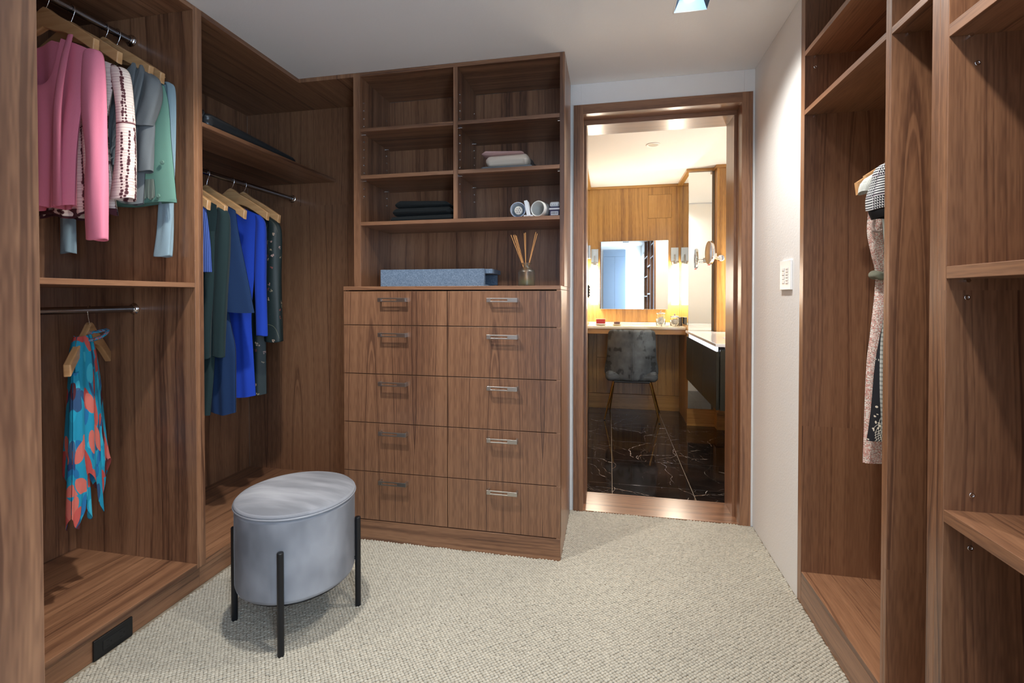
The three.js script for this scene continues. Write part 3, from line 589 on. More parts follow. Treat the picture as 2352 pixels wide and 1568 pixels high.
// ------------------------------------------------------------------ tops on the upper rod of section A
const YA = 2.262, XCC = -1.95;
hanger(XCC, YA, -1.325, 0, 0.062, 'wooden hanger holding the pink cardigan at the left edge');
hanger(XCC, YA, -1.405, 0, 0.066, 'wooden hanger inside the white and burgundy tie-dye top');
hanger(XCC, YA, -1.525, 0, 0.060, 'wooden hanger holding the draped grey cardigan');
hanger(XCC, YA, -1.572, 0, 0.064, 'wooden hanger just behind the grey cardigan, holding the sage green one');
{ // pink cardigan
  const t = garment('pink_cardigan', 'pink long-sleeved open cardigan hanging foremost on the upper left rod', 'cardigan', [XCC, 1.5, -1.325]);
  const m = cloth(240, 140, 166);
  part('body', hung({ rows: [[2.045, -2.155, -1.745, 0.018], [1.95, -2.14, -1.765, 0.022], [1.84, -2.10, -1.80, 0.022], [1.70, -2.08, -1.822, 0.022], [1.515, -2.075, -1.832, 0.024]], zc: -1.325, ys: 2.125, ns: 0.42, nf: 0.20, nb: 0.012, rip: 0.012, k: 7, ph: 1.2 }), m, t);
  part('sleeve', sleeve([[-1.752, 2.05, -1.325, 0.012, 0.012], [-1.742, 2.02, -1.322, 0.036, 0.02], [-1.737, 1.85, -1.318, 0.045, 0.024], [-1.722, 1.69, -1.314, 0.037, 0.024], [-1.722, 1.54, -1.312, 0.040, 0.024], [-1.720, 1.394, -1.312, 0.039, 0.021]], 0.09), m, t);
  part('sleeve', sleeve([[-2.15, 2.05, -1.325, 0.012, 0.012], [-2.16, 2.02, -1.322, 0.036, 0.02], [-2.165, 1.85, -1.318, 0.042, 0.024], [-2.175, 1.69, -1.314, 0.036, 0.024], [-2.18, 1.42, -1.312, 0.036, 0.02]], 0.09), m, t);
  part('front_placket', sleeve([[-1.815, 2.098, -1.305, 0.010, 0.005], [-1.826, 2.0, -1.291, 0.014, 0.006], [-1.845, 1.86, -1.285, 0.017, 0.007], [-1.85, 1.7, -1.284, 0.017, 0.007], [-1.852, 1.512, -1.284, 0.018, 0.007]], 0.1, 2), m, t);
}
{ // tie-dye top
  const tie = canvasTexture(1024, 1024, (g, w, h) => {
    g.fillStyle = '#e9dcd2'; g.fillRect(0, 0, w, h);
    const line = (x0, y0, x1, y1, n, r) => { for (let i = 0; i <= n; i++) { const q = i / n, x = x0 + (x1 - x0) * q + rr(-6, 6), y = y0 + (y1 - y0) * q, R = r * rr(0.6, 1.25); const gr = g.createRadialGradient(x, y, 1, x, y, R * 1.5); gr.addColorStop(0, 'rgba(58,22,30,0.95)'); gr.addColorStop(0.6, 'rgba(70,28,36,0.85)'); gr.addColorStop(1, 'rgba(120,70,74,0)'); g.fillStyle = gr; g.beginPath(); g.ellipse(x, y, R * 1.5, R * 0.85, 0, 0, 7); g.fill(); } };
    for (let k = 0; k < 11; k++) { const x = 40 + k * 95; line(x + rr(-20, 20), rr(0, 80), x + rr(-90, 90), h, 50, rr(8, 15)); }
    for (let y = 0; y < h; y += 17) { g.strokeStyle = `rgba(112,60,66,${rr(0.05, 0.28)})`; g.lineWidth = rr(3, 7); g.beginPath(); g.moveTo(0, y); g.bezierCurveTo(w * 0.3, y + rr(-9, 9), w * 0.6, y + rr(-9, 9), w, y); g.stroke(); }
    g.fillStyle = 'rgba(92,44,50,0.85)'; g.fillRect(0, 0, w, 10);
  }, [2.0, 1.65]);
  const t = garment('tie_dye_top', 'white top with burgundy tie-dye lines hanging between the pink and the grey cardigan', 'top', [XCC, 1.5, -1.405]);
  const m = PH({ map: tie, roughness: 0.9, side: THREE.DoubleSide, bumpMap: fineBump, bumpScale: 0.0004 });
  part('body', hung({ rows: [[2.03, -2.16, -1.74, 0.016], [1.95, -2.14, -1.765, 0.02], [1.82, -2.10, -1.79, 0.022], [1.65, -2.10, -1.775, 0.024], [1.505, -2.11, -1.752, 0.026]], zc: -1.405, ys: 2.105, ns: 0.3, nf: 0.10, rip: 0.012, k: 8, ph: 2.4, hemWave: 0.012 }), m, t);
  part('hem_band', hung({ rows: [[1.519, -2.1105, -1.7505, 0.0267], [1.508, -2.111, -1.7503, 0.0269], [1.496, -2.112, -1.750, 0.027]], zc: -1.405, ys: 1.52, nf: 0, nb: 0, rip: 0.012, k: 8, ph: 2.4, hemWave: 0.012 }), cloth(74, 34, 42), t);
  part('sleeve', sleeve([[-1.752, 2.03, -1.405, 0.012, 0.012], [-1.727, 2.0, -1.402, 0.034, 0.02], [-1.702, 1.87, -1.398, 0.030, 0.024], [-1.698, 1.73, -1.396, 0.034, 0.026], [-1.706, 1.63, -1.396, 0.040, 0.028], [-1.714, 1.548, -1.396, 0.046, 0.03]], 0.07), m, t);
  part('sleeve', sleeve([[-2.155, 2.03, -1.405, 0.012, 0.012], [-2.17, 2.0, -1.402, 0.034, 0.02], [-2.185, 1.87, -1.398, 0.030, 0.024], [-2.19, 1.73, -1.396, 0.034, 0.026], [-2.19, 1.55, -1.396, 0.044, 0.03]], 0.07), m, t);
}
{ // grey draped cardigan
  const t = garment('grey_cardigan', 'charcoal grey draped cardigan with ruched laced front hanging on the upper left rod', 'cardigan', [XCC, 1.55, -1.525]);
  const m = cloth(112, 118, 121);
  const ruche = (s, v, sg) => sg > 0 && v < 0.75 ? 0.010 * Math.abs(Math.sin(s * 9 + v * 10)) * Math.abs(Math.sin(s * 9 - v * 12)) - 0.004 : 0;
  part('body', hung({ rows: [[2.04, -2.16, -1.735, 0.016], [1.95, -2.15, -1.735, 0.022], [1.82, -2.12, -1.762, 0.02], [1.68, -2.12, -1.765, 0.02], [1.57, -2.13, -1.775, 0.022]], zc: -1.525, ys: 2.11, ns: 0.36, nf: 0.24, rip: 0.009, k: 8, ph: 0.4, bump: ruche, hemWave: 0.014 }), m, t);
  part('collar', sleeve([[-1.80, 2.100, -1.522, 0.008, 0.014], [-1.806, 2.06, -1.508, 0.022, 0.012], [-1.812, 1.98, -1.492, 0.030, 0.012], [-1.835, 1.88, -1.484, 0.022, 0.01], [-1.85, 1.78, -1.482, 0.014, 0.009], [-1.86, 1.70, -1.484, 0.010, 0.007]], 0.25, 3), m, t);
  part('collar', sleeve([[-1.765, 2.088, -1.522, 0.008, 0.014], [-1.762, 2.04, -1.508, 0.018, 0.012], [-1.775, 1.94, -1.496, 0.016, 0.012], [-1.80, 1.83, -1.488, 0.014, 0.01], [-1.83, 1.72, -1.486, 0.010, 0.008]], 0.3, 3), m, t);
  const cap = sleeve([[-1.765, 2.07, -1.525, 0.014, 0.012], [-1.728, 2.03, -1.522, 0.032, 0.022], [-1.722, 1.97, -1.518, 0.036, 0.028], [-1.735, 1.90, -1.512, 0.038, 0.028], [-1.748, 1.85, -1.508, 0.036, 0.026]], 0.12);
  part('cap_sleeve', cap, m, t);
  part('sleeve', sleeve([[-1.745, 1.90, -1.518, 0.024, 0.018], [-1.745, 1.84, -1.516, 0.03, 0.02], [-1.75, 1.76, -1.514, 0.033, 0.021], [-1.752, 1.68, -1.512, 0.034, 0.02]], 0.1), m, t);
  part('sleeve', sleeve([[-2.15, 2.05, -1.525, 0.012, 0.012], [-2.17, 1.98, -1.52, 0.036, 0.024], [-2.175, 1.85, -1.516, 0.036, 0.024], [-2.175, 1.68, -1.512, 0.034, 0.02]], 0.1), m, t);
  for (let k = 0; k < 6; k++) part('lacing_loop', tube([[-1.795 - k * 0.011, 1.945 - k * 0.043, -1.472], [-1.803 - k * 0.011, 1.935 - k * 0.043, -1.466], [-1.815 - k * 0.011, 1.916 - k * 0.043, -1.468]], 0.0035, 12, 6), m, t);
}
{ // sage green cardigan
  const t = garment('green_cardigan', 'sage green buttoned cardigan hanging behind the grey one on the upper left rod', 'cardigan', [XCC, 1.57, -1.572]);
  const m = cloth(112, 156, 140);
  part('body', hung({ rows: [[2.03, -2.16, -1.722, 0.014], [1.95, -2.16, -1.703, 0.02], [1.80, -2.17, -1.692, 0.021], [1.68, -2.18, -1.680, 0.021], [1.572, -2.19, -1.670, 0.021]], zc: -1.572, ys: 2.10, nf: 0.14, rip: 0.004, k: 6, ph: 2.0, hemWave: 0.004 }), m, t);
  part('hem_band', hung({ rows: [[1.583, -2.191, -1.6695, 0.0218], [1.576, -2.191, -1.669, 0.022], [1.568, -2.191, -1.6688, 0.022]], zc: -1.572, ys: 1.584, nf: 0, nb: 0, rip: 0.004, k: 6, ph: 2.0, hemWave: 0.004 }), cloth(98, 140, 126), t);
  for (const [x, y] of [[-1.712, 1.724], [-1.732, 1.594]]) part('button', lathe([[0, 0.0035], [0.003, 0.0035], [0.0075, 0.0045], [0.0085, 0.002], [0.008, 0], [0, 0]], 0, 0, 0, 20).rotateX(Math.PI / 2).translate(x, y, -1.5515), cloth(128, 168, 152), t);
  part('patch_pocket', hung({ rows: [[1.66, -1.795, -1.748, 0.002], [1.62, -1.80, -1.744, 0.0022], [1.585, -1.80, -1.744, 0.002]], zc: -1.546, ys: 1.66, nf: 0, nb: 0, rip: 0.001 }), cloth(120, 130, 120), t);
}
{ // pale blue sweater
  const t = garment('blue_sweater', 'pale blue fuzzy sweater hindmost on the upper left rod, its long sleeves hanging lowest', 'sweater', [XCC, 1.6, -1.60]);
  const m = cloth(150, 176, 188, { bumpScale: 0.0012 });
  part('body', hung({ rows: [[2.04, -2.17, -1.722, 0.010], [1.95, -2.16, -1.716, 0.012], [1.80, -2.15, -1.722, 0.012], [1.60, -2.15, -1.735, 0.012]], zc: -1.607, ys: 2.112, nf: 0.05, rip: 0.003, k: 7 }), m, t);
  part('sleeve', sleeve([[-1.745, 2.06, -1.606, 0.012, 0.01], [-1.728, 2.02, -1.605, 0.018, 0.012], [-1.735, 1.82, -1.604, 0.024, 0.013], [-1.752, 1.58, -1.602, 0.033, 0.014], [-1.757, 1.46, -1.600, 0.034, 0.016], [-1.767, 1.362, -1.598, 0.039, 0.018]], 0.16, 4), m, t);
  part('sleeve', sleeve([[-2.155, 2.06, -1.59, 0.012, 0.01], [-2.17, 2.02, -1.57, 0.018, 0.012], [-2.16, 1.82, -1.548, 0.024, 0.013], [-2.15, 1.58, -1.530, 0.032, 0.014], [-2.148, 1.46, -1.528, 0.032, 0.016], [-2.146, 1.376, -1.526, 0.035, 0.018]], 0.16, 4), m, t);
  part('hanger_arm', rod([-2.14, 2.075, -1.607], [-1.76, 2.085, -1.607], 0.004), hangWood, t);
}
{ // turquoise top on the lower rod
  const tq = canvasTexture(1024, 1024, (g, w, h) => {
    g.fillStyle = '#0c8fb4'; g.fillRect(0, 0, w, h);
    for (let i = 0; i < 120; i++) { g.fillStyle = ['rgba(16,170,205,0.6)', 'rgba(20,70,150,0.5)', 'rgba(60,20,70,0.55)', 'rgba(90,205,225,0.5)'][i % 4]; g.beginPath(); g.ellipse(rr(0, w), rr(0, h), rr(8, 34), rr(30, 120), rr(-0.4, 0.4), 0, 7); g.fill(); }
    for (let i = 0; i < 46; i++) { g.fillStyle = ['#c4524c', '#b8433f', '#d06a5e', '#4a1420'][i % 4]; g.beginPath(); g.ellipse(rr(0, w), rr(0, h), rr(22, 44), rr(70, 130), rr(-0.5, 0.5), 0, 7); g.fill(); }
    for (let y = 0; y < h; y += 5) { g.fillStyle = 'rgba(255,255,255,0.07)'; g.fillRect(0, y, w, 2); }
  }, [2.6, 2.0]);
  const t = garment('printed_top', 'turquoise and coral printed top with an uneven hem hanging alone on the lower left rod', 'top', [-1.85, 0.42, -1.36]);
  const m = PH({ map: tq, roughness: 0.8, side: THREE.DoubleSide, bumpMap: fineBump, bumpScale: 0.0004 });
  const U = 0.91;                                                        // turn of the hanger towards the camera
  hanger(XCC, 1.149, -1.455, -U, 0.066, 'wooden hanger on the lower left rod, its near end pointing at the viewer');
  const C = [-1.897, -1.385], cu = Math.cos(U), su = Math.sin(U);
  const piece = (rows, zc, o = {}) => { const g = hung({ rows, zc: 0, ys: rows[0][0] + 0.005, ns: 0.5, nf: 0.01, nb: 0, xc: 0, rip: 0.012, k: 7, ...o }); g.rotateY(-U).translate(C[0] + zc * -su * 0, 0, C[1]); return g; };
  part('body', piece([[1.055, -0.075, 0.035, 0.018], [1.00, -0.10, 0.055, 0.026], [0.88, -0.145, 0.060, 0.030], [0.72, -0.17, 0.075, 0.034], [0.57, -0.18, 0.085, 0.04], [0.47, -0.19, 0.080, 0.045]], 0, { hemWave: 0.09, ph: 2.2 }), m, t);
  part('front_drape', piece([[0.93, 0.02, 0.075, 0.010], [0.80, -0.01, 0.082, 0.016], [0.65, -0.02, 0.088, 0.018], [0.50, -0.03, 0.10, 0.02], [0.43, -0.02, 0.105, 0.02]], 0, { hemWave: 0.05, ph: 0.6 }), m, t);
  part('neck_loop', tube([[-1.925, 1.062, -1.44], [-1.885, 1.072, -1.47], [-1.86, 1.05, -1.43], [-1.885, 1.035, -1.39], [-1.915, 1.045, -1.41]], 0.006, 40, 8), m, t);
}
// ------------------------------------------------------------------ clothes in the corner section
{
  const YB = 1.813, H = (z, drop, l) => hanger(XCC, YB, z, 0, drop, l);
  H(-1.79, 0.074, 'wooden hanger inside the ribbed blue top in the corner section');
  H(-1.885, 0.080, 'wooden hanger holding the long dark green dress in the corner section');
  H(-2.003, 0.080, 'wooden hanger holding the navy top in the corner section');
  H(-2.160, 0.062, 'wooden hanger holding the royal blue dress');
  H(-2.246, 0.062, 'wooden hanger holding the dark floral dress, last on the corner rod');
  let t = garment('ribbed_top', 'mid blue ribbed short top nearest the wooden divider in the corner section', 'top', [XCC, 1.3, -1.79]);
  const ribM = cloth(66, 90, 160, { bumpMap: ribBump, bumpScale: 0.0025 });
  part('body', hung({ rows: [[1.625, -2.15, -1.752, 0.016], [1.52, -2.16, -1.735, 0.024], [1.42, -2.17, -1.724, 0.026], [1.303, -2.175, -1.718, 0.026]], zc: -1.79, ys: 1.70, nf: 0.05, rip: 0.004, k: 6 }), ribM, t);
  t = garment('green_dress', 'very dark green long-sleeved dress in the corner section', 'dress', [XCC, 0.65, -1.885]);
  const gm = cloth(24, 46, 48);
  part('body', hung({ rows: [[1.605, -2.16, -1.742, 0.018], [1.45, -2.13, -1.77, 0.026], [1.2, -2.11, -1.79, 0.026], [0.9, -2.10, -1.80, 0.028], [0.65, -2.08, -1.825, 0.03]], zc: -1.885, ys: 1.70, nf: 0.08, rip: 0.014, k: 7 }), gm, t);
  part('sleeve', sleeve([[-1.765, 1.61, -1.885, 0.012, 0.012], [-1.742, 1.57, -1.882, 0.028, 0.02], [-1.745, 1.42, -1.878, 0.036, 0.024], [-1.757, 1.2, -1.876, 0.034, 0.024], [-1.765, 1.0, -1.876, 0.029, 0.022], [-1.768, 0.922, -1.876, 0.028, 0.02]], 0.1), gm, t);
  part('sleeve', sleeve([[-1.80, 1.50, -1.868, 0.02, 0.012], [-1.80, 1.3, -1.862, 0.026, 0.014], [-1.815, 1.1, -1.858, 0.026, 0.014], [-1.82, 0.915, -1.856, 0.024, 0.014]], 0.1), gm, t);
  t = garment('navy_outfit', 'navy blue top over matching trousers between the dark green and royal blue dresses', 'outfit', [XCC, 0.63, -1.96]);
  const nm = cloth(12, 44, 84);
  part('top', hung({ rows: [[1.61, -2.16, -1.752, 0.018], [1.5, -2.17, -1.735, 0.026], [1.3, -2.19, -1.69, 0.034], [1.128, -2.20, -1.652, 0.038]], zc: -1.965, ys: 1.70, nf: 0.06, rip: 0.007, k: 6 }), nm, t);
  part('trousers', hung({ rows: [[1.20, -1.98, -1.80, 0.012], [1.05, -1.98, -1.770, 0.02], [0.95, -1.98, -1.750, 0.022], [0.8, -1.97, -1.750, 0.022], [0.64, -1.96, -1.752, 0.022]], zc: -1.955, ys: 1.22, nf: 0, nb: 0, rip: 0.010, k: 5 }), nm, t);
  t = garment('royal_blue_dress', 'royal blue long-sleeved dress in the corner section before the floral dress', 'dress', [XCC, 0.69, -2.12]);
  const rm = cloth(20, 62, 176);
  part('body', hung({ rows: [[1.61, -2.16, -1.745, 0.018], [1.45, -2.12, -1.765, 0.028], [1.3, -2.11, -1.782, 0.026], [1.1, -2.10, -1.80, 0.028], [0.9, -2.11, -1.79, 0.03], [0.69, -2.12, -1.778, 0.032]], zc: -2.12, ys: 1.69, ns: 0.42, nf: 0.055, rip: 0.013, k: 7, ph: 0.9 }), rm, t);
  part('sleeve', sleeve([[-1.76, 1.615, -2.12, 0.012, 0.012], [-1.738, 1.57, -2.116, 0.024, 0.02], [-1.735, 1.45, -2.112, 0.028, 0.024], [-1.735, 1.27, -2.108, 0.029, 0.024], [-1.73, 1.12, -2.106, 0.028, 0.022], [-1.726, 1.003, -2.104, 0.028, 0.022]], 0.08), rm, t);
  part('care_label', box(-1.88, -1.858, 1.645, 1.656, -2.141, -2.1395, 0.0003), S({ color: rgb(225, 228, 230), roughness: 0.7, side: THREE.DoubleSide }), t);
  const flo = canvasTexture(1024, 1024, (g, w, h) => {
    g.fillStyle = '#1c2a2b'; g.fillRect(0, 0, w, h);
    for (let i = 0; i < 16; i++) { g.strokeStyle = 'rgba(168,160,120,0.55)'; g.lineWidth = 4; const x = rr(0, w), y = rr(0, h); g.beginPath(); g.moveTo(x, y); g.bezierCurveTo(x + rr(-60, 60), y - 90, x + rr(0, 130), y - 160, x + rr(60, 190), y - rr(120, 200)); g.stroke(); }
    for (let i = 0; i < 60; i++) { const x = rr(0, w), y = rr(0, h), c = ['#a2837c', '#b59a86', '#8c7f68', '#74403c'][i % 4]; for (let k = 0; k < 5; k++) { g.fillStyle = c; g.beginPath(); g.ellipse(x + rr(-16, 16), y + rr(-10, 10), rr(4, 11), rr(3, 8), rr(0, 3), 0, 7); g.fill(); } }
  }, [2.2, 1.8]);
  t = garment('floral_dress', 'dark dress with small pale flowers, last on the corner rod', 'dress', [XCC, 0.67, -2.225]);
  const fm = PH({ map: flo, roughness: 0.55, side: THREE.DoubleSide });
  part('body', hung({ rows: [[1.60, -2.16, -1.745, 0.018], [1.4, -2.12, -1.78, 0.024], [1.1, -2.11, -1.80, 0.026], [0.68, -2.10, -1.80, 0.03]], zc: -2.225, ys: 1.69, nf: 0.06, rip: 0.012, k: 8 }), fm, t);
  part('sleeve', sleeve([[-1.78, 1.62, -2.225, 0.014, 0.014], [-1.745, 1.575, -2.22, 0.032, 0.024], [-1.738, 1.48, -2.215, 0.040, 0.03], [-1.74, 1.3, -2.21, 0.042, 0.03], [-1.738, 1.12, -2.206, 0.047, 0.032], [-1.735, 0.963, -2.204, 0.051, 0.034]], 0.08), fm, t);
}
// ------------------------------------------------------------------ dresses on the right
{
  const XC = 1.03, YC = 1.76, zs = [-1.62, -1.70, -1.74, -1.80];
  hanger(XC, YC, -1.80, 0, 0.062, 'pale wooden hanger tip sticking out above the pink tweed dress on the right');
  hanger(XC, YC, -1.745, 0, 0.052, 'pale wooden hanger tip beside the checked jacket on the right');
  hanger(XC, YC, -1.66, 0, 0.058, 'wooden hanger inside the checked jacket on the right rod');
  const weave = (base, cols, w2 = 512, sp = 7) => canvasTexture(w2, w2, (g, w, h) => { g.fillStyle = base; g.fillRect(0, 0, w, h); for (let y = 0; y < h; y += sp) for (let x = 0; x < w; x += sp) { const c = cols[Math.floor(rnd() * cols.length)]; g.fillStyle = c; if ((x / sp + y / sp) & 1) g.fillRect(x, y, sp + rr(0, sp), sp * 0.7); else g.fillRect(x, y, sp * 0.7, sp + rr(0, sp)); } }, [5, 5]);
  let t = garment('tweed_dress', 'pink and white tweed sleeveless dress with a braided belt in the right wardrobe', 'dress', [XC, 0.64, -1.80]);
  const tw = PH({ map: weave('#e0cdc4', ['#efe6df', '#c98478', '#d7a59a', '#f3ede6', '#a88f84', '#e4bdb2']), roughness: 0.95, side: THREE.DoubleSide, bumpMap: knitBump, bumpScale: 0.002 });
  part('body', hung({ rows: [[1.52, 0.848, 1.212, 0.02], [1.42, 0.843, 1.217, 0.03], [1.345, 0.855, 1.205, 0.032], [1.28, 0.868, 1.192, 0.034], [1.2, 0.866, 1.194, 0.036], [1.08, 0.855, 1.205, 0.038], [0.95, 0.844, 1.216, 0.04], [0.645, 0.837, 1.223, 0.042]], zc: -1.80, ys: 1.64, xc: XC, nf: 0.09, rip: 0.006, k: 6 }), tw, t);
  part('armhole_edge', tube([[0.858, 1.49, -1.79], [0.853, 1.462, -1.778], [0.846, 1.43, -1.772], [0.855, 1.412, -1.765], [0.885, 1.425, -1.762]], 0.005, 20, 6), tw, t);
  const belt = []; for (let k = 0; k < 13; k++) { const x = 0.862 + k * 0.028; belt.push(new THREE.SphereGeometry(0.017, 10, 8).scale(1.1, 0.8, 0.7).rotateZ(k % 2 ? 0.6 : -0.6).translate(x, 1.272 + (k % 2 ? 0.004 : -0.004), -1.757)); }
  belt.push(new THREE.SphereGeometry(0.017, 10, 8).scale(0.8, 0.9, 1.6).translate(0.862, 1.272, -1.79));
  part('belt', belt, S({ color: rgb(170, 172, 150), roughness: 0.7, bumpMap: knitBump, bumpScale: 0.002 }), t);
  t = garment('pale_top', 'pale grey pinstriped short-sleeved top whose cap sleeve peeks out beside the checked jacket', 'top', [XC, 1.1, -1.745]);
  const stripe = texture(128, 128, (u) => { const k = Math.abs(Math.sin(u * 6.2832 * 12)) > 0.9 ? 0.72 : 0.86; return [k, k + 0.02, k]; }, true, [5, 5]);
  const pm = PH({ map: stripe, roughness: 0.85, side: THREE.DoubleSide });
  part('body', hung({ rows: [[1.575, 0.845, 1.215, 0.018], [1.45, 0.86, 1.2, 0.026], [1.3, 0.87, 1.19, 0.028], [1.2, 0.87, 1.19, 0.028]], zc: -1.745, ys: 1.66, xc: XC, nf: 0.05, rip: 0.005 }), pm, t);
  part('cap_sleeve', sleeve([[0.86, 1.605, -1.745, 0.012, 0.014], [0.835, 1.585, -1.742, 0.022, 0.024], [0.822, 1.56, -1.742, 0.027, 0.028], [0.815, 1.536, -1.742, 0.024, 0.026]], 0.05), pm, t);
  const leafy = canvasTexture(1024, 1024, (g, w, h) => {
    g.fillStyle = '#14161f'; g.fillRect(0, 0, w, h); g.lineCap = 'round';
    for (let i = 0; i < 26; i++) { const x = rr(0, w), y = rr(0, h), a = rr(0, 6); for (let k = 0; k < 7; k++) { g.strokeStyle = 'rgba(226,220,205,0.9)'; g.lineWidth = 3.4; g.beginPath(); g.ellipse(x, y, 14 + k * 13, 22 + k * 17, a, 0.3 + k * 0.05, 3.4); g.stroke(); } }
    for (let i = 0; i < 240; i++) { g.fillStyle = 'rgba(230,220,200,0.95)'; g.beginPath(); g.ellipse(rr(0, w), rr(0, h), rr(4, 14), rr(3, 9), rr(0, 3), 0, 7); g.fill(); }
  }, [2.4, 2.0]);
  t = garment('print_dress', 'black dress with cream leaf line print in the right wardrobe before the pink tweed dress', 'dress', [XC, 0.73, -1.735]);
  part('body', hung({ rows: [[1.50, 0.93, 1.13, 0.016], [1.3, 0.90, 1.16, 0.022], [1.16, 0.870, 1.19, 0.028], [1.0, 0.842, 1.218, 0.03], [0.83, 0.829, 1.231, 0.032], [0.737, 0.818, 1.242, 0.032]], zc: -1.735, ys: 1.6, xc: XC, nf: 0.05, rip: 0.007 }), PH({ map: leafy, roughness: 0.8, side: THREE.DoubleSide }), t);
  const ging = texture(128, 128, (u, v) => { const a = Math.sin(u * 6.2832 * 16) > 0.55 ? 0.16 : 0, b = Math.sin(v * 6.2832 * 16) > 0.55 ? 0.2 : 0, k = 0.86 - a - b; return [k, k + 0.02, k + 0.005]; }, true, [4.5, 4.5]);
  t = garment('gingham_dress', 'white dress with a fine grey check, nearest the panel edge in the right wardrobe', 'dress', [XC, 0.69, -1.695]);
  part('body', hung({ rows: [[1.47, 0.85, 1.21, 0.016], [1.36, 0.84, 1.22, 0.02], [1.17, 0.842, 1.218, 0.02], [1.05, 0.833, 1.227, 0.02], [0.9, 0.833, 1.227, 0.02], [0.695, 0.844, 1.216, 0.02]], zc: -1.692, ys: 1.56, xc: XC, nf: 0.08, rip: 0.004 }), PH({ map: ging, roughness: 0.9, side: THREE.DoubleSide }), t);
  const hound = canvasTexture(512, 512, (g, w, h) => { g.fillStyle = '#cfd2d4'; g.fillRect(0, 0, w, h); const s = 16; for (let y = 0; y < h; y += s) for (let x = 0; x < w; x += s) { const big = ((Math.floor(x / 128) + Math.floor(y / 128)) & 1); g.fillStyle = '#1d2028'; if (big) { g.fillRect(x, y, s * 0.55, s * 0.55); g.beginPath(); g.moveTo(x + s * 0.5, y); g.lineTo(x + s, y); g.lineTo(x + s * 0.5, y + s * 0.5); g.fill(); g.beginPath(); g.moveTo(x, y + s * 0.5); g.lineTo(x, y + s); g.lineTo(x + s * 0.5, y + s * 0.5); g.fill(); } else { g.fillRect(x, y, s, s * 0.42); } } g.fillStyle = 'rgba(70,30,60,0.35)'; for (let k = 0; k < 4; k++) { g.fillRect(k * 128 + 118, 0, 5, h); g.fillRect(0, k * 128 + 118, w, 5); } }, [4, 4]);
  t = garment('checked_jacket', 'black and white houndstooth checked short-sleeved jacket in the right wardrobe', 'jacket', [XC, 1.43, -1.645]);
  const hm = PH({ map: hound, roughness: 0.9, side: THREE.DoubleSide, bumpMap: fineBump, bumpScale: 0.0006 });
  part('body', hung({ rows: [[1.58, 0.83, 1.23, 0.022], [1.52, 0.84, 1.22, 0.03], [1.42, 0.86, 1.2, 0.03], [1.15, 0.86, 1.2, 0.034]], zc: -1.64, ys: 1.675, xc: XC, nf: 0.06, rip: 0.005 }), hm, t);
  part('sleeve', sleeve([[0.86, 1.615, -1.64, 0.016, 0.018], [0.825, 1.59, -1.638, 0.034, 0.032], [0.81, 1.54, -1.636, 0.034, 0.036], [0.802, 1.50, -1.634, 0.036, 0.038], [0.800, 1.462, -1.632, 0.034, 0.036]], 0.05), hm, t);
  part('lining', sleeve([[0.803, 1.50, -1.634, 0.031, 0.033], [0.802, 1.46, -1.632, 0.032, 0.034], [0.806, 1.436, -1.632, 0.026, 0.03]], 0.03), cloth(22, 22, 26), t);
}
// ------------------------------------------------------------------ round stool
{
  const cx = -1.155, cz = -1.586, R = 0.207;
  const velvet = (lo, hi, rep) => texture(1024, 512, (u, v) => { const a = fbm(u * 7, v * 4, 4, 7, 4), b = fbm(u * 22 + 3, v * 9, 3, 22, 9); let t = 0.5 + (a - 0.5) * 2.0 + (b - 0.5) * 0.9; t = Math.max(0, Math.min(1, t)); return [0, 1, 2].map((i) => lo[i] + (hi[i] - lo[i]) * t); }, true, rep);
  const vm = PH({ map: velvet(c255(112, 114, 120), c255(158, 160, 166), [1, 1]), roughness: 0.85, sheen: 0.35, sheenRoughness: 0.4, sheenColor: rgb(225, 230, 238) });
  const t = thing('round_stool', 'round grey velvet stool with a padded lid on four thin black legs', 'stool', [cx, 0, cz]);
  part('drum', lathe([[0.0, 0.158], [R - 0.014, 0.158], [R - 0.004, 0.163], [R, 0.176], [R + 0.0005, 0.30], [R, 0.435], [R - 0.002, 0.446], [R - 0.012, 0.449], [0, 0.449]], cx, 0, cz, 72), vm, t);
  part('lid', gridUV(plain(lathe([[0, 0.4495], [R - 0.008, 0.4495], [R + 0.001, 0.452], [R + 0.003, 0.459], [R - 0.004, 0.466], [R - 0.02, 0.4725], [R * 0.7, 0.4815], [R * 0.35, 0.487], [0, 0.489]], cx, 0, cz, 72)), 'x', [0.2, 0.4], 0.6, 1.2), vm, t);
  part('piping', new THREE.TorusGeometry(R + 0.0022, 0.0034, 10, 80).rotateX(Math.PI / 2).translate(cx, 0.4515, cz), vm, t);
  const legs = [[-1.0764, -1.3961], [-1.3701, -1.5004], [-0.954, -1.6719]].map(([x, z]) => Math.atan2(z - cz, x - cx)); legs.push(legs[0] + Math.PI);
  for (const a of legs) {
    const x = cx + 0.2195 * Math.cos(a), z = cz + 0.2195 * Math.sin(a);
    const l = part('leg', lathe([[0, 0], [0.0098, 0], [0.0108, 0.0015], [0.0108, 0.344], [0.0095, 0.347], [0, 0.3475]], x, 0.0015, z, 20), blackMetal, t);
    part('bracket', [rod([x, 0.19, z], [cx + 0.2 * Math.cos(a), 0.19, cz + 0.2 * Math.sin(a)], 0.006)], blackMetal, t);
  }
  part('base_ring', new THREE.TorusGeometry(0.185, 0.005, 8, 60).rotateX(Math.PI / 2).translate(cx, 0.1525, cz), blackMetal, t);
}
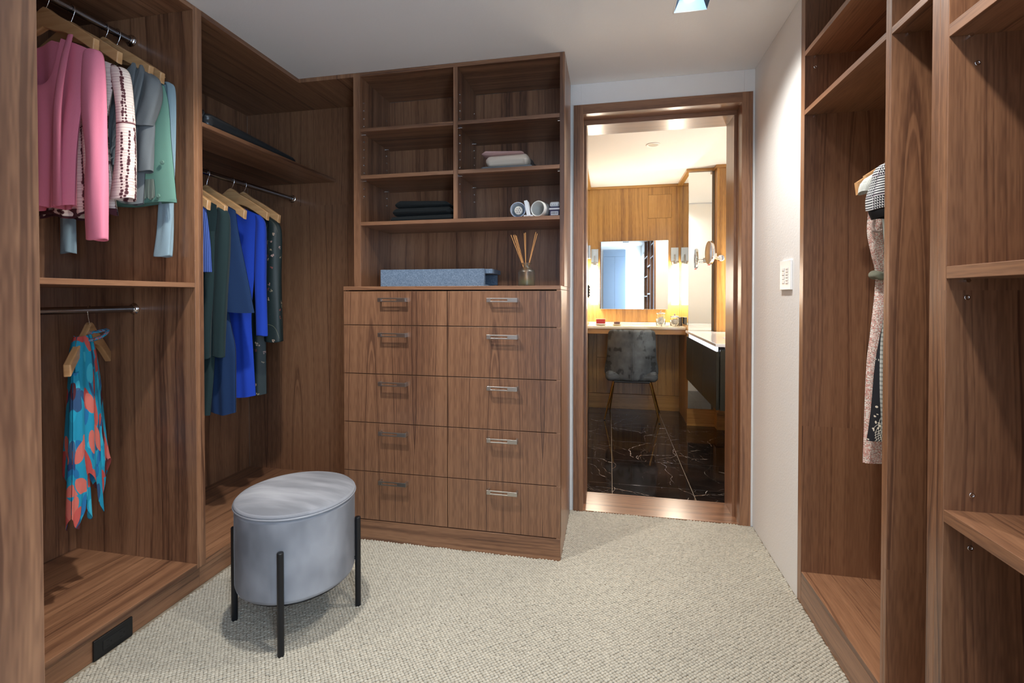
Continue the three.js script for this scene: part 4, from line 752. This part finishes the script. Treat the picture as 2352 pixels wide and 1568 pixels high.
// ------------------------------------------------------------------ outlet and switches
{
  const t = thing('floor_outlet', 'black double power outlet set in the walnut plinth at the lower left', 'outlet', [-1.66, 0.03, -1.30]);
  const x = XL - 0.012, sm = S({ color: rgb(8, 9, 10), roughness: 0.6 });
  part('cover_plate', board(x, x + 0.008, 0.001, 0.0675, -1.366, -1.2365, 'y', 0.002, 1, 1), blackPlastic, t);
  part('insert', board(x + 0.008, x + 0.0092, 0.0185, 0.0505, -1.338, -1.2645, 'y', 0.0006, 1, 1), S({ color: rgb(28, 30, 32), roughness: 0.4 }), t);
  for (const z0 of [-1.323, -1.280]) for (const [dy, dz, w, h] of [[0.0095, 0, 0.008, 0.002], [-0.0085, 0, 0.008, 0.002], [0.0, z0 < -1.3 ? -0.011 : -0.011, 0.004, 0.004]]) part('socket_hole', box(x + 0.009, x + 0.0097, 0.0345 + dy - h / 2, 0.0345 + dy + h / 2, z0 + dz - w / 2, z0 + dz + w / 2, 0.0002), sm, t);
  const s = thing('light_switch', 'white square keypad light switch on the white wall by the right wardrobe', 'switch', [XR, 1.29, -2.2]);
  const wp = S({ color: rgb(240, 240, 240), roughness: 0.35 });
  part('cover_plate', board(XR - 0.0095, XR - 0.0003, 1.2285, 1.352, -2.258, -2.136, 'y', 0.002, 1, 1), wp, s);
  const bt = S({ color: rgb(225, 226, 228), roughness: 0.4 }), dk = S({ color: rgb(120, 120, 122), roughness: 0.5 });
  for (const [z0, n] of [[-2.226, 4], [-2.184, 6]]) for (let k = 0; k < n; k++) {
    const hh = n === 4 ? 0.014 : 0.0085, y = 1.322 - (k + 0.5) * (n === 4 ? 0.0175 : 0.0118);
    part('button', box(XR - 0.0115, XR - 0.0095, y - hh / 2, y + hh / 2, z0, z0 + 0.026, 0.0008), bt, s);
    part('engraving', box(XR - 0.0119, XR - 0.0114, y - hh / 2 + 0.001, y - hh / 2 + 0.003, z0 + 0.003, z0 + 0.023, 0.0001), dk, s);
  }
}
// ------------------------------------------------------------------ soft folded things
function folded(x0, x1, y0, y1, z0, z1, o = {}) {                       // a folded knit: rounded front roll, sagging top
  const g = new RoundedBoxGeometry(x1 - x0, y1 - y0, z1 - z0, 12, Math.min((y1 - y0) * 0.48, 0.03)).translate((x0 + x1) / 2, (y0 + y1) / 2, (z0 + z1) / 2);
  const p = g.attributes.position, sd = o.sd ?? rnd() * 50;
  for (let i = 0; i < p.count; i++) {
    let x = p.getX(i), y = p.getY(i), z = p.getZ(i); const s = (x - x0) / (x1 - x0), v = (y - y0) / (y1 - y0), d = (z - z0) / (z1 - z0);
    if (o.top) y = y0 + (y - y0) * o.top(s, d);
    if (o.base) y += o.base(s, d);
    const n = fbm(s * 5 + sd, d * 4 + v * 2 + sd, 2) - 0.5;
    x += n * 0.012 * (o.rough ?? 1); y += n * 0.010 * v * (o.rough ?? 1); z += (fbm(s * 6 + sd, v * 3 + 7, 2) - 0.5) * 0.02 * (o.rough ?? 1) - 0.012 * Math.abs(v - 0.5) * d;
    p.setXYZ(i, x, y, z);
  }
  const m = mergeVertices(new THREE.BufferGeometry().setAttribute('position', p.clone()), 1e-4); m.computeVertexNormals();
  return gridUV(plain(m), 'y', [0, 0], 1, 1);
}
{
  const Y = 1.8395;
  single('folded_sweater', folded(-0.655, -0.385, Y + 0.0005, Y + 0.030, -2.60, -2.37, { rough: 0.9 }), cloth(118, 124, 130), 'grey folded sweater, lowest of the stack below the pink one', 'sweater', null, [-0.52, Y, -2.48]);
  single('folded_sweater', folded(-0.634, -0.405, Y + 0.031, Y + 0.092, -2.59, -2.385, { rough: 0.8 }), cloth(228, 214, 196), 'cream folded sweater in the middle of the small stack on the right shelf', 'sweater', null, [-0.52, Y + 0.031, -2.48]);
  single('folded_sweater', folded(-0.655, -0.43, Y + 0.093, Y + 0.145, -2.585, -2.38, { rough: 0.9, top: (s) => 0.18 + 0.95 * Math.exp(-Math.pow((s - 0.42) / 0.26, 2)) }), cloth(226, 186, 182), 'pale pink folded sweater lying on top of the cream one', 'sweater', null, [-0.54, Y + 0.093, -2.48]);
  single('scarf', folded(-0.424, -0.356, Y + 0.001, Y + 0.10, -2.585, -2.45, { rough: 1.2, top: (s) => 1 - 0.75 * s }), cloth(84, 76, 72), 'brown-grey scarf slumping down the right side of the folded stack', 'scarf', null, [-0.39, Y, -2.52]);
  const Z = 1.594, bk = cloth(16, 24, 27);
  single('folded_knit', folded(-1.150, -0.80, Z + 0.0005, Z + 0.036, -2.61, -2.36, { sd: 3 }), bk, 'black folded knit, lowest of the dark stack on the left shelf', 'sweater', null, [-0.97, Z, -2.48]);
  single('folded_knit', folded(-1.140, -0.812, Z + 0.037, Z + 0.078, -2.60, -2.365, { sd: 9 }), bk, 'black folded knit in the middle of the dark stack on the left shelf', 'sweater', null, [-0.97, Z + 0.037, -2.48]);
  single('folded_knit', folded(-1.132, -0.83, Z + 0.079, Z + 0.142, -2.59, -2.37, { sd: 17, top: (s) => 0.45 + 0.6 * Math.exp(-Math.pow((s - 0.42) / 0.34, 2)) }), bk, 'black folded knit on top of the dark stack on the left shelf', 'sweater', null, [-0.97, Z + 0.079, -2.48]);
  // bag on the corner shelf
  const t = thing('leather_bag', 'black soft leather bag lying flat on the high corner shelf', 'bag', [-1.83, 1.9215, -2.0]);
  part('body', folded(-2.05, -1.665, 1.9215, 1.985, -2.30, -1.715, { sd: 31, rough: 1.4, top: (s, d) => 0.30 + 0.78 * Math.pow(d, 0.8) }), PH({ color: rgb(40, 44, 47), roughness: 0.38, clearcoat: 0.2 }), t);
  part('strap', tube([[-1.75, 1.99, -1.74], [-1.72, 2.0, -1.73], [-1.69, 1.975, -1.72], [-1.70, 1.94, -1.70], [-1.80, 1.93, -1.695]], 0.008, 30, 8), PH({ color: rgb(28, 31, 34), roughness: 0.4 }), t);
  part('rivet', new THREE.SphereGeometry(0.005, 12, 8).translate(-1.735, 1.995, -1.755), chrome, t);
}
// ------------------------------------------------------------------ things on the shelf unit
{
  const Y = 1.594;
  let t = thing('round_cup', 'white cup lying on its side with a blue rim and a perforated shaker inside', 'cup', [-0.449, Y, -2.36]);
  const cer = S({ color: rgb(226, 232, 238), roughness: 0.3 }), y0 = Y + 0.0385;
  const face = (pts, x, y, z, ry = 0, rx = 0) => lathe(pts, 0, 0, 0, 40).rotateX(Math.PI / 2 + rx).rotateY(ry).translate(x, y, z);
  part('shell', face([[0, -0.10], [0.030, -0.10], [0.0375, 0], [0.0385, 0.003], [0.036, 0.005], [0.033, 0.002], [0.029, -0.09], [0, -0.09]], -0.449, y0, -2.335, 0.1), cer, t);
  part('blue_rim', new THREE.TorusGeometry(0.0345, 0.0012, 8, 48).rotateY(0.1).translate(-0.449, y0, -2.3305), S({ color: rgb(60, 90, 150), roughness: 0.3 }), t);
  part('shaker_top', face([[0, -0.02], [0.019, -0.02], [0.021, 0.004], [0.018, 0.008], [0, 0.009]], -0.447, y0 - 0.002, -2.342, 0.1), S({ color: rgb(225, 222, 214), roughness: 0.5 }), t);
  for (let k = 0; k < 7; k++) { const a = k * 1.05, r = k ? 0.011 : 0; part('shaker_hole', cyl(-0.447 + r * Math.cos(a), y0 - 0.002 + r * Math.sin(a), -2.3335, 0.0019, 0.003, 'z', 10), darkGap, t); }
  t = thing('card_holder', 'white card leaning beside the lying tube', 'card', [-0.395, Y, -2.33]);
  part('card', new RoundedBoxGeometry(0.016, 0.078, 0.06, 1, 0.001).rotateZ(0.2).translate(-0.4, Y + 0.042, -2.345), S({ color: rgb(225, 230, 238), roughness: 0.5 }), t);
  part('foot', box(-0.418, -0.372, Y + 0.0005, Y + 0.010, -2.36, -2.32), S({ color: rgb(210, 214, 222), roughness: 0.5 }), t);
  t = thing('white_tube', 'open white cylinder lying on its side on the shelf beside the card', 'tube', [-0.345, Y, -2.38]);
  part('shell', lathe([[0.034, 0.002], [0.034, -0.11], [0, -0.11], [0, -0.115], [0.0385, -0.115], [0.040, 0], [0.0385, 0.004], [0.036, 0.005], [0.034, 0.002]], 0, 0, 0, 44).rotateX(Math.PI / 2).rotateY(-0.35).translate(-0.348, Y + 0.0405, -2.335), S({ color: rgb(222, 222, 218), roughness: 0.45 }), t);
  t = thing('navy_box', 'small navy carton with a barcode at the right end of the shelf', 'box', [-0.266, Y, -2.36]);
  part('carton', box(-0.291, -0.241, Y + 0.0005, Y + 0.048, -2.41, -2.335), S({ color: rgb(38, 38, 78), roughness: 0.5 }), t);
  const bar = canvasTexture(128, 64, (g, w, h) => { g.fillStyle = '#e6eaf0'; g.fillRect(0, 0, w, h); g.fillStyle = '#22263a'; let x = 8; while (x < w - 10) { const q = rr(1, 5); g.fillRect(x, 8, q, h - 22); x += q + rr(2, 5); } });
  const lab = new THREE.PlaneGeometry(0.036, 0.018); lab.translate(-0.266, Y + 0.016, -2.3347); const lb = plain(lab); part('barcode_label', lb, S({ map: bar, roughness: 0.5 }), t);
  part('white_band', box(-0.293, -0.239, Y + 0.0335, Y + 0.042, -2.412, -2.333), S({ color: rgb(228, 230, 236), roughness: 0.5 }), t);
  t = thing('oval_pad', 'white oval pad with four holes standing on the navy carton', 'pad', [-0.266, Y + 0.0485, -2.36]);
  part('pad', new RoundedBoxGeometry(0.050, 0.026, 0.02, 4, 0.0095).translate(-0.266, Y + 0.062, -2.355), S({ color: rgb(222, 226, 230), roughness: 0.6 }), t);
  for (let k = 0; k < 4; k++) part('hole', cyl(-0.282 + k * 0.0107, Y + 0.060, -2.3448, 0.0014, 0.002, 'z', 10), darkGap, t);

  // grey case; its blue cast is daylight put into the colour
  t = thing('storage_case', 'long grey speckled case with bluish daylight in its colour, open at its right end, on the chest top', 'case', [-0.9, 1.25, -2.42]);
  const cm = S({ map: texture(256, 256, (u, v) => { const n = noise(u * 128, v * 128, 128, 128) * 0.18 + fbm(u * 30, v * 30, 2, 30, 30) * 0.1; return [0.27 + n, 0.35 + n, 0.44 + n]; }, true, [4, 4]), roughness: 0.8 });
  part('front_board', board(-1.190, -0.622, 1.2505, 1.342, -2.352, -2.330, 'y', 0.002, 1, 1), cm, t);
  part('lid', board(-1.188, -0.585, 1.318, 1.3415, -2.54, -2.353, 'y', 0.002, 1, 1), cm, t);
  part('bottom', board(-1.188, -0.62, 1.2505, 1.262, -2.54, -2.353, 'y', 0.002, 1, 1), cm, t);
  part('back_board', board(-1.188, -0.60, 1.2625, 1.3175, -2.54, -2.525, 'y', 0.002, 1, 1), cm, t);
  part('left_board', board(-1.188, -1.17, 1.2625, 1.3175, -2.5245, -2.3535, 'y', 0.002, 1, 1), cm, t);
  for (let k = 0; k < 4; k++) part('foot', box(-1.16 + k * 0.167, -1.152 + k * 0.167, 1.2502, 1.2555, -2.3295, -2.3255, 0.0005), blackPlastic, t);

  // reed diffuser
  const bx = -0.3914, bz = -2.255;
  t = thing('reed_diffuser', 'frosted glass reed diffuser bottle with nine wooden reeds on the chest top', 'diffuser', [bx, 1.25, bz]);
  part('bottle', lathe([[0, 0.001], [0.038, 0.001], [0.0405, 0.004], [0.0405, 0.066], [0.037, 0.076], [0.026, 0.085], [0.0155, 0.089], [0.0145, 0.094], [0.0145, 0.106], [0.0225, 0.1065], [0.0232, 0.109], [0.0225, 0.1115], [0.0118, 0.1115], [0.0118, 0.091], [0.024, 0.082], [0.034, 0.073], [0.0375, 0.065], [0.0375, 0.005], [0, 0.005]], bx, 1.2499, bz, 44), PH({ color: rgb(240, 246, 244), roughness: 0.32, transmission: 1, thickness: 0.003, ior: 1.45, specularIntensity: 0.6 }), t);
  part('scented_oil', lathe([[0, 0.006], [0.0370, 0.006], [0.0370, 0.026], [0, 0.026]], bx, 1.25, bz, 32), PH({ color: rgb(205, 210, 165), roughness: 0.1, transmission: 0.8, thickness: 0.02, ior: 1.35 }), t);
  const reedM = S({ map: hangWood.map, color: rgb(250, 232, 205), roughness: 0.7 });
  for (const [tx, ty, tz, b] of [[-0.075, 0.247, 0.008, 0.004], [-0.067, 0.249, -0.012, 0.002], [-0.062, 0.244, 0.014, 0.003], [-0.057, 0.248, 0.002, 0.0], [-0.054, 0.246, -0.016, 0.004], [-0.013, 0.256, -0.006, -0.001], [-0.004, 0.257, 0.008, -0.004], [0.046, 0.259, 0.004, -0.003], [0.050, 0.253, -0.012, -0.005]])
    part('reed', rod([bx + b - tx * 0.16, 1.262, bz - tz * 0.2], [bx + tx, 1.25 + ty, bz + tz], 0.0016, 0.0016, 8), reedM, t);
}
// ------------------------------------------------------------------ dressing table things
{
  const Y = 0.909, glass = PH({ color: 0xffffff, roughness: 0.03, transmission: 1, thickness: 0.003, ior: 1.5 }), silver = S({ color: rgb(222, 220, 216), metalness: 1, roughness: 0.12 });
  const cot = cloth(244, 243, 238, { sheen: 0 }), por = PH({ color: rgb(240, 238, 230), roughness: 0.15, clearcoat: 0.5 });
  const jar = (x, z, r, h, label, fill) => {
    const t = thing('glass_jar', label, 'jar', [x, Y, z]);
    part('jar_body', lathe([[0, 0], [r * 0.98, 0], [r, 0.004], [r, h * 0.72], [r * 0.96, h * 0.8], [r * 0.86, h * 0.9], [r * 0.86, h], [r * 0.82, h], [r * 0.82, h * 0.9], [r * 0.93, h * 0.78], [r * 0.96, h * 0.7], [r * 0.96, 0.004], [0, 0.004]], x, Y + 0.0003, z, 36), glass, t);
    const balls = []; for (let k = 0; k < 22; k++) { const a = k * 2.4, q = r * 0.62 * Math.sqrt((k % 5) / 5 + 0.1); balls.push(new THREE.IcosahedronGeometry(r * 0.3, 2).translate(x + q * Math.cos(a), Y + 0.004 + r * 0.3 + (h * fill - r * 0.6) * (k / 22), z + q * Math.sin(a))); }
    part('cotton_fill', balls, cot, t).userData.kind = 'stuff';
    const lid = part('lid', lathe([[0, 0], [r * 0.95, 0], [r * 0.97, 0.003], [r * 0.94, 0.008], [r * 0.6, 0.013], [0, 0.014]], x, Y + h + 0.0008, z, 36), silver, t);
    part('knob', lathe([[0, 0.012], [0.006, 0.013], [0.004, 0.018], [0.008, 0.026], [0.006, 0.032], [0, 0.034]], x, Y + h, z, 20), silver, t);
  };
  jar(0.500, -4.93, 0.045, 0.118, 'taller clear glass jar of cotton with a silver lid on the dressing counter', 0.78);
  jar(0.632, -4.93, 0.045, 0.088, 'shorter clear glass jar of cotton with a silver lid on the dressing counter', 0.8);
  let t = thing('small_dish', 'small white dish under the glass jars on the dressing counter', 'dish', [0.55, Y, -4.84]);
  part('dish', lathe([[0, 0.002], [0.02, 0.002], [0.035, 0.008], [0.036, 0.011], [0.022, 0.006], [0, 0.005]], 0.545, Y, -4.835, 32), por, t);
  const dish = (x, z, r, label) => { const d = thing('small_dish', label, 'dish', [x, Y, z]); part('dish', lathe([[0, 0], [r * 0.55, 0], [r * 0.6, 0.004], [r, 0.012], [r * 1.0, 0.0145], [r * 0.6, 0.0075], [0, 0.006]], x, Y + 0.0003, z, 40), por, d); part('gilt_foot', new THREE.TorusGeometry(r * 0.57, 0.0028, 8, 40).rotateX(Math.PI / 2).translate(x, Y + 0.003, z), brass, d); return d; };
  dish(-0.088, -4.95, 0.075, 'white dish with a gilt foot holding the red box at the counter left');
  dish(0.075, -4.95, 0.060, 'white dish with a gilt foot holding the small brown pot');
  t = thing('red_box', 'small red box with a clear lid standing on the left dish', 'box', [-0.09, Y + 0.013, -4.95]);
  part('red_soap', board(-0.133, -0.042, Y + 0.0145, Y + 0.060, -4.98, -4.925, 'y', 0.003, 1, 1), S({ color: rgb(168, 42, 40), roughness: 0.4 }), t);
  part('clear_lid', board(-0.140, -0.035, Y + 0.0605, Y + 0.066, -4.985, -4.92, 'y', 0.001, 1, 1), PH({ color: rgb(245, 225, 220), roughness: 0.05, transmission: 0.6, thickness: 0.004 }), t);
  t = thing('small_pot', 'small dark brown round pot standing on the second dish', 'pot', [0.075, Y + 0.013, -4.95]);
  part('pot', lathe([[0, 0], [0.030, 0], [0.031, 0.002], [0.031, 0.016], [0.032, 0.0165], [0.032, 0.026], [0.030, 0.028], [0, 0.028]], 0.075, Y + 0.0075, -4.95, 32), S({ color: rgb(82, 52, 50), roughness: 0.35 }), t);
  t = thing('card_box', 'small upright black and silver carton by the niche mirror', 'box', [0.70, Y, -5.02]);
  part('carton', board(0.672, 0.700, Y + 0.0003, Y + 0.085, -5.05, -4.99, 'y', 0.001, 1, 1), S({ color: rgb(120, 112, 104), roughness: 0.35, metalness: 0.4 }), t);
  part('black_side', board(0.7002, 0.7106, Y + 0.0003, Y + 0.086, -5.052, -4.988, 'y', 0.001, 1, 1), blackPlastic, t);
  const cx = 1.09, cz = -4.26, cy = 0.8865;
  t = thing('white_cup', 'white toothbrush cup on the basin counter, seen in the mirror', 'cup', [cx, cy, cz]);
  part('cup', lathe([[0, 0], [0.042, 0], [0.043, 0.003], [0.043, 0.095], [0.040, 0.095], [0.039, 0.005], [0, 0.005]], cx, cy, cz, 32), por, t);
  part('brush', [rod([cx - 0.02, cy + 0.01, cz], [cx + 0.045, cy + 0.12, cz + 0.01], 0.004)], white, t);
}
// ------------------------------------------------------------------ velvet chair
{
  const v = PH({ map: texture(512, 512, (u, w) => { const a = fbm(u * 6, w * 5, 4, 6, 5), b = sstep(0.58, 0.68, fbm(u * 8 + 5, w * 6, 3, 8, 6)); const k = 0.36 + (a - 0.5) * 0.22 - b * 0.12; return [k * 0.96, k * 1.03, k * 1.07]; }, true, [1.2, 1.2]), roughness: 0.85, sheen: 0.6, sheenRoughness: 0.4, sheenColor: rgb(150, 160, 168), side: THREE.DoubleSide });
  const t = thing('velvet_chair', 'grey velvet dressing chair with thin gold legs, its back to the doorway', 'chair', [0.21, 0, -4.85]);
  const cx = 0.208, zb = -4.62;
  // back shell: a thick curved pad, outer face towards the doorway
  const half = (y) => 0.2175 + (0.89 - y) * 0.060 + 0.012 * sstep(0.62, 0.5, y);
  const shell = (sg) => sheet(48, 44, (a, b) => {
    const s = a * 2 - 1, y0 = 0.405, y1 = 0.888, y = y0 + (y1 - y0) * b;
    const rc = 0.045, top = y1 - y, bot = y - y0;
    let hw = half(y); if (top < rc) hw -= rc - Math.sqrt(Math.max(0, rc * rc - (rc - top) ** 2)); if (bot < 0.07) hw -= 0.07 - Math.sqrt(Math.max(0, 0.07 ** 2 - (0.07 - bot) ** 2));
    const x = s * hw, e = Math.pow(Math.max(0, 1 - Math.pow(Math.abs(s), 6)), 0.5) * Math.min(1, Math.sqrt(Math.max(0, top) / 0.02)) * Math.min(1, Math.sqrt(Math.max(0, bot) / 0.02));
    const sag = 0.030 * Math.sin((1 - Math.abs(s)) * 0) ;
    const curve = -0.09 * x * x / 0.05 - 0.16 * Math.pow(Math.max(0, 0.62 - y), 1.7) * 1.6 + (y - 0.6) * 0.06 + sag;
    const yy = y - 0.028 * (1 - s * s) * sstep(0.5, 0.405, y) * 0 - 0.02 * Math.pow(1 - Math.abs(s), 1) * sstep(0.46, 0.405, y);
    return [cx + x, yy, zb + curve + sg * 0.026 * e, x * 2, y * 2];
  });
  const back = part('backrest', [shell(1), shell(-1)], v, t);
  const pip = (dx) => { const pts = []; for (let k = 0; k <= 14; k++) { const y = 0.40 + k * 0.026; pts.push([cx + dx, y, zb - 0.16 * Math.pow(Math.max(0, 0.62 - y), 1.7) * 1.6 + (y - 0.6) * 0.06 + 0.0265]); } return tube(pts, 0.0032, 40, 6); };
  part('piping', [pip(-0.007), pip(0.007)], v, t);
  part('seat', new RoundedBoxGeometry(0.49, 0.10, 0.44, 6, 0.045).translate(cx, 0.437, -4.86), v, t);
  const legs = [[0.042, 0.392, -4.64, -0.045, -4.69], [0.377, 0.392, -4.64, 0.466, -4.66], [0.055, 0.392, -5.02, 0.0075, -5.115], [0.40, 0.392, -5.02, 0.5068, -5.112]];
  for (const [x0, y0, z0, x1, z1] of legs) { const l = part('leg', rod([x1, 0.006, z1], [x0, y0, z0], 0.0065, 0.0095, 14), brass, t); part('foot_cap', cyl(x1, 0.0035, z1, 0.0075, 0.007, 'y', 14), blackPlastic, t); }
  part('under_frame', [rod([0.042, 0.388, -4.64], [0.377, 0.388, -4.64], 0.008), rod([0.055, 0.388, -5.02], [0.40, 0.388, -5.02], 0.008)], blackMetal, t);
}
//@@OBJ1
renderer.render(scene, camera);
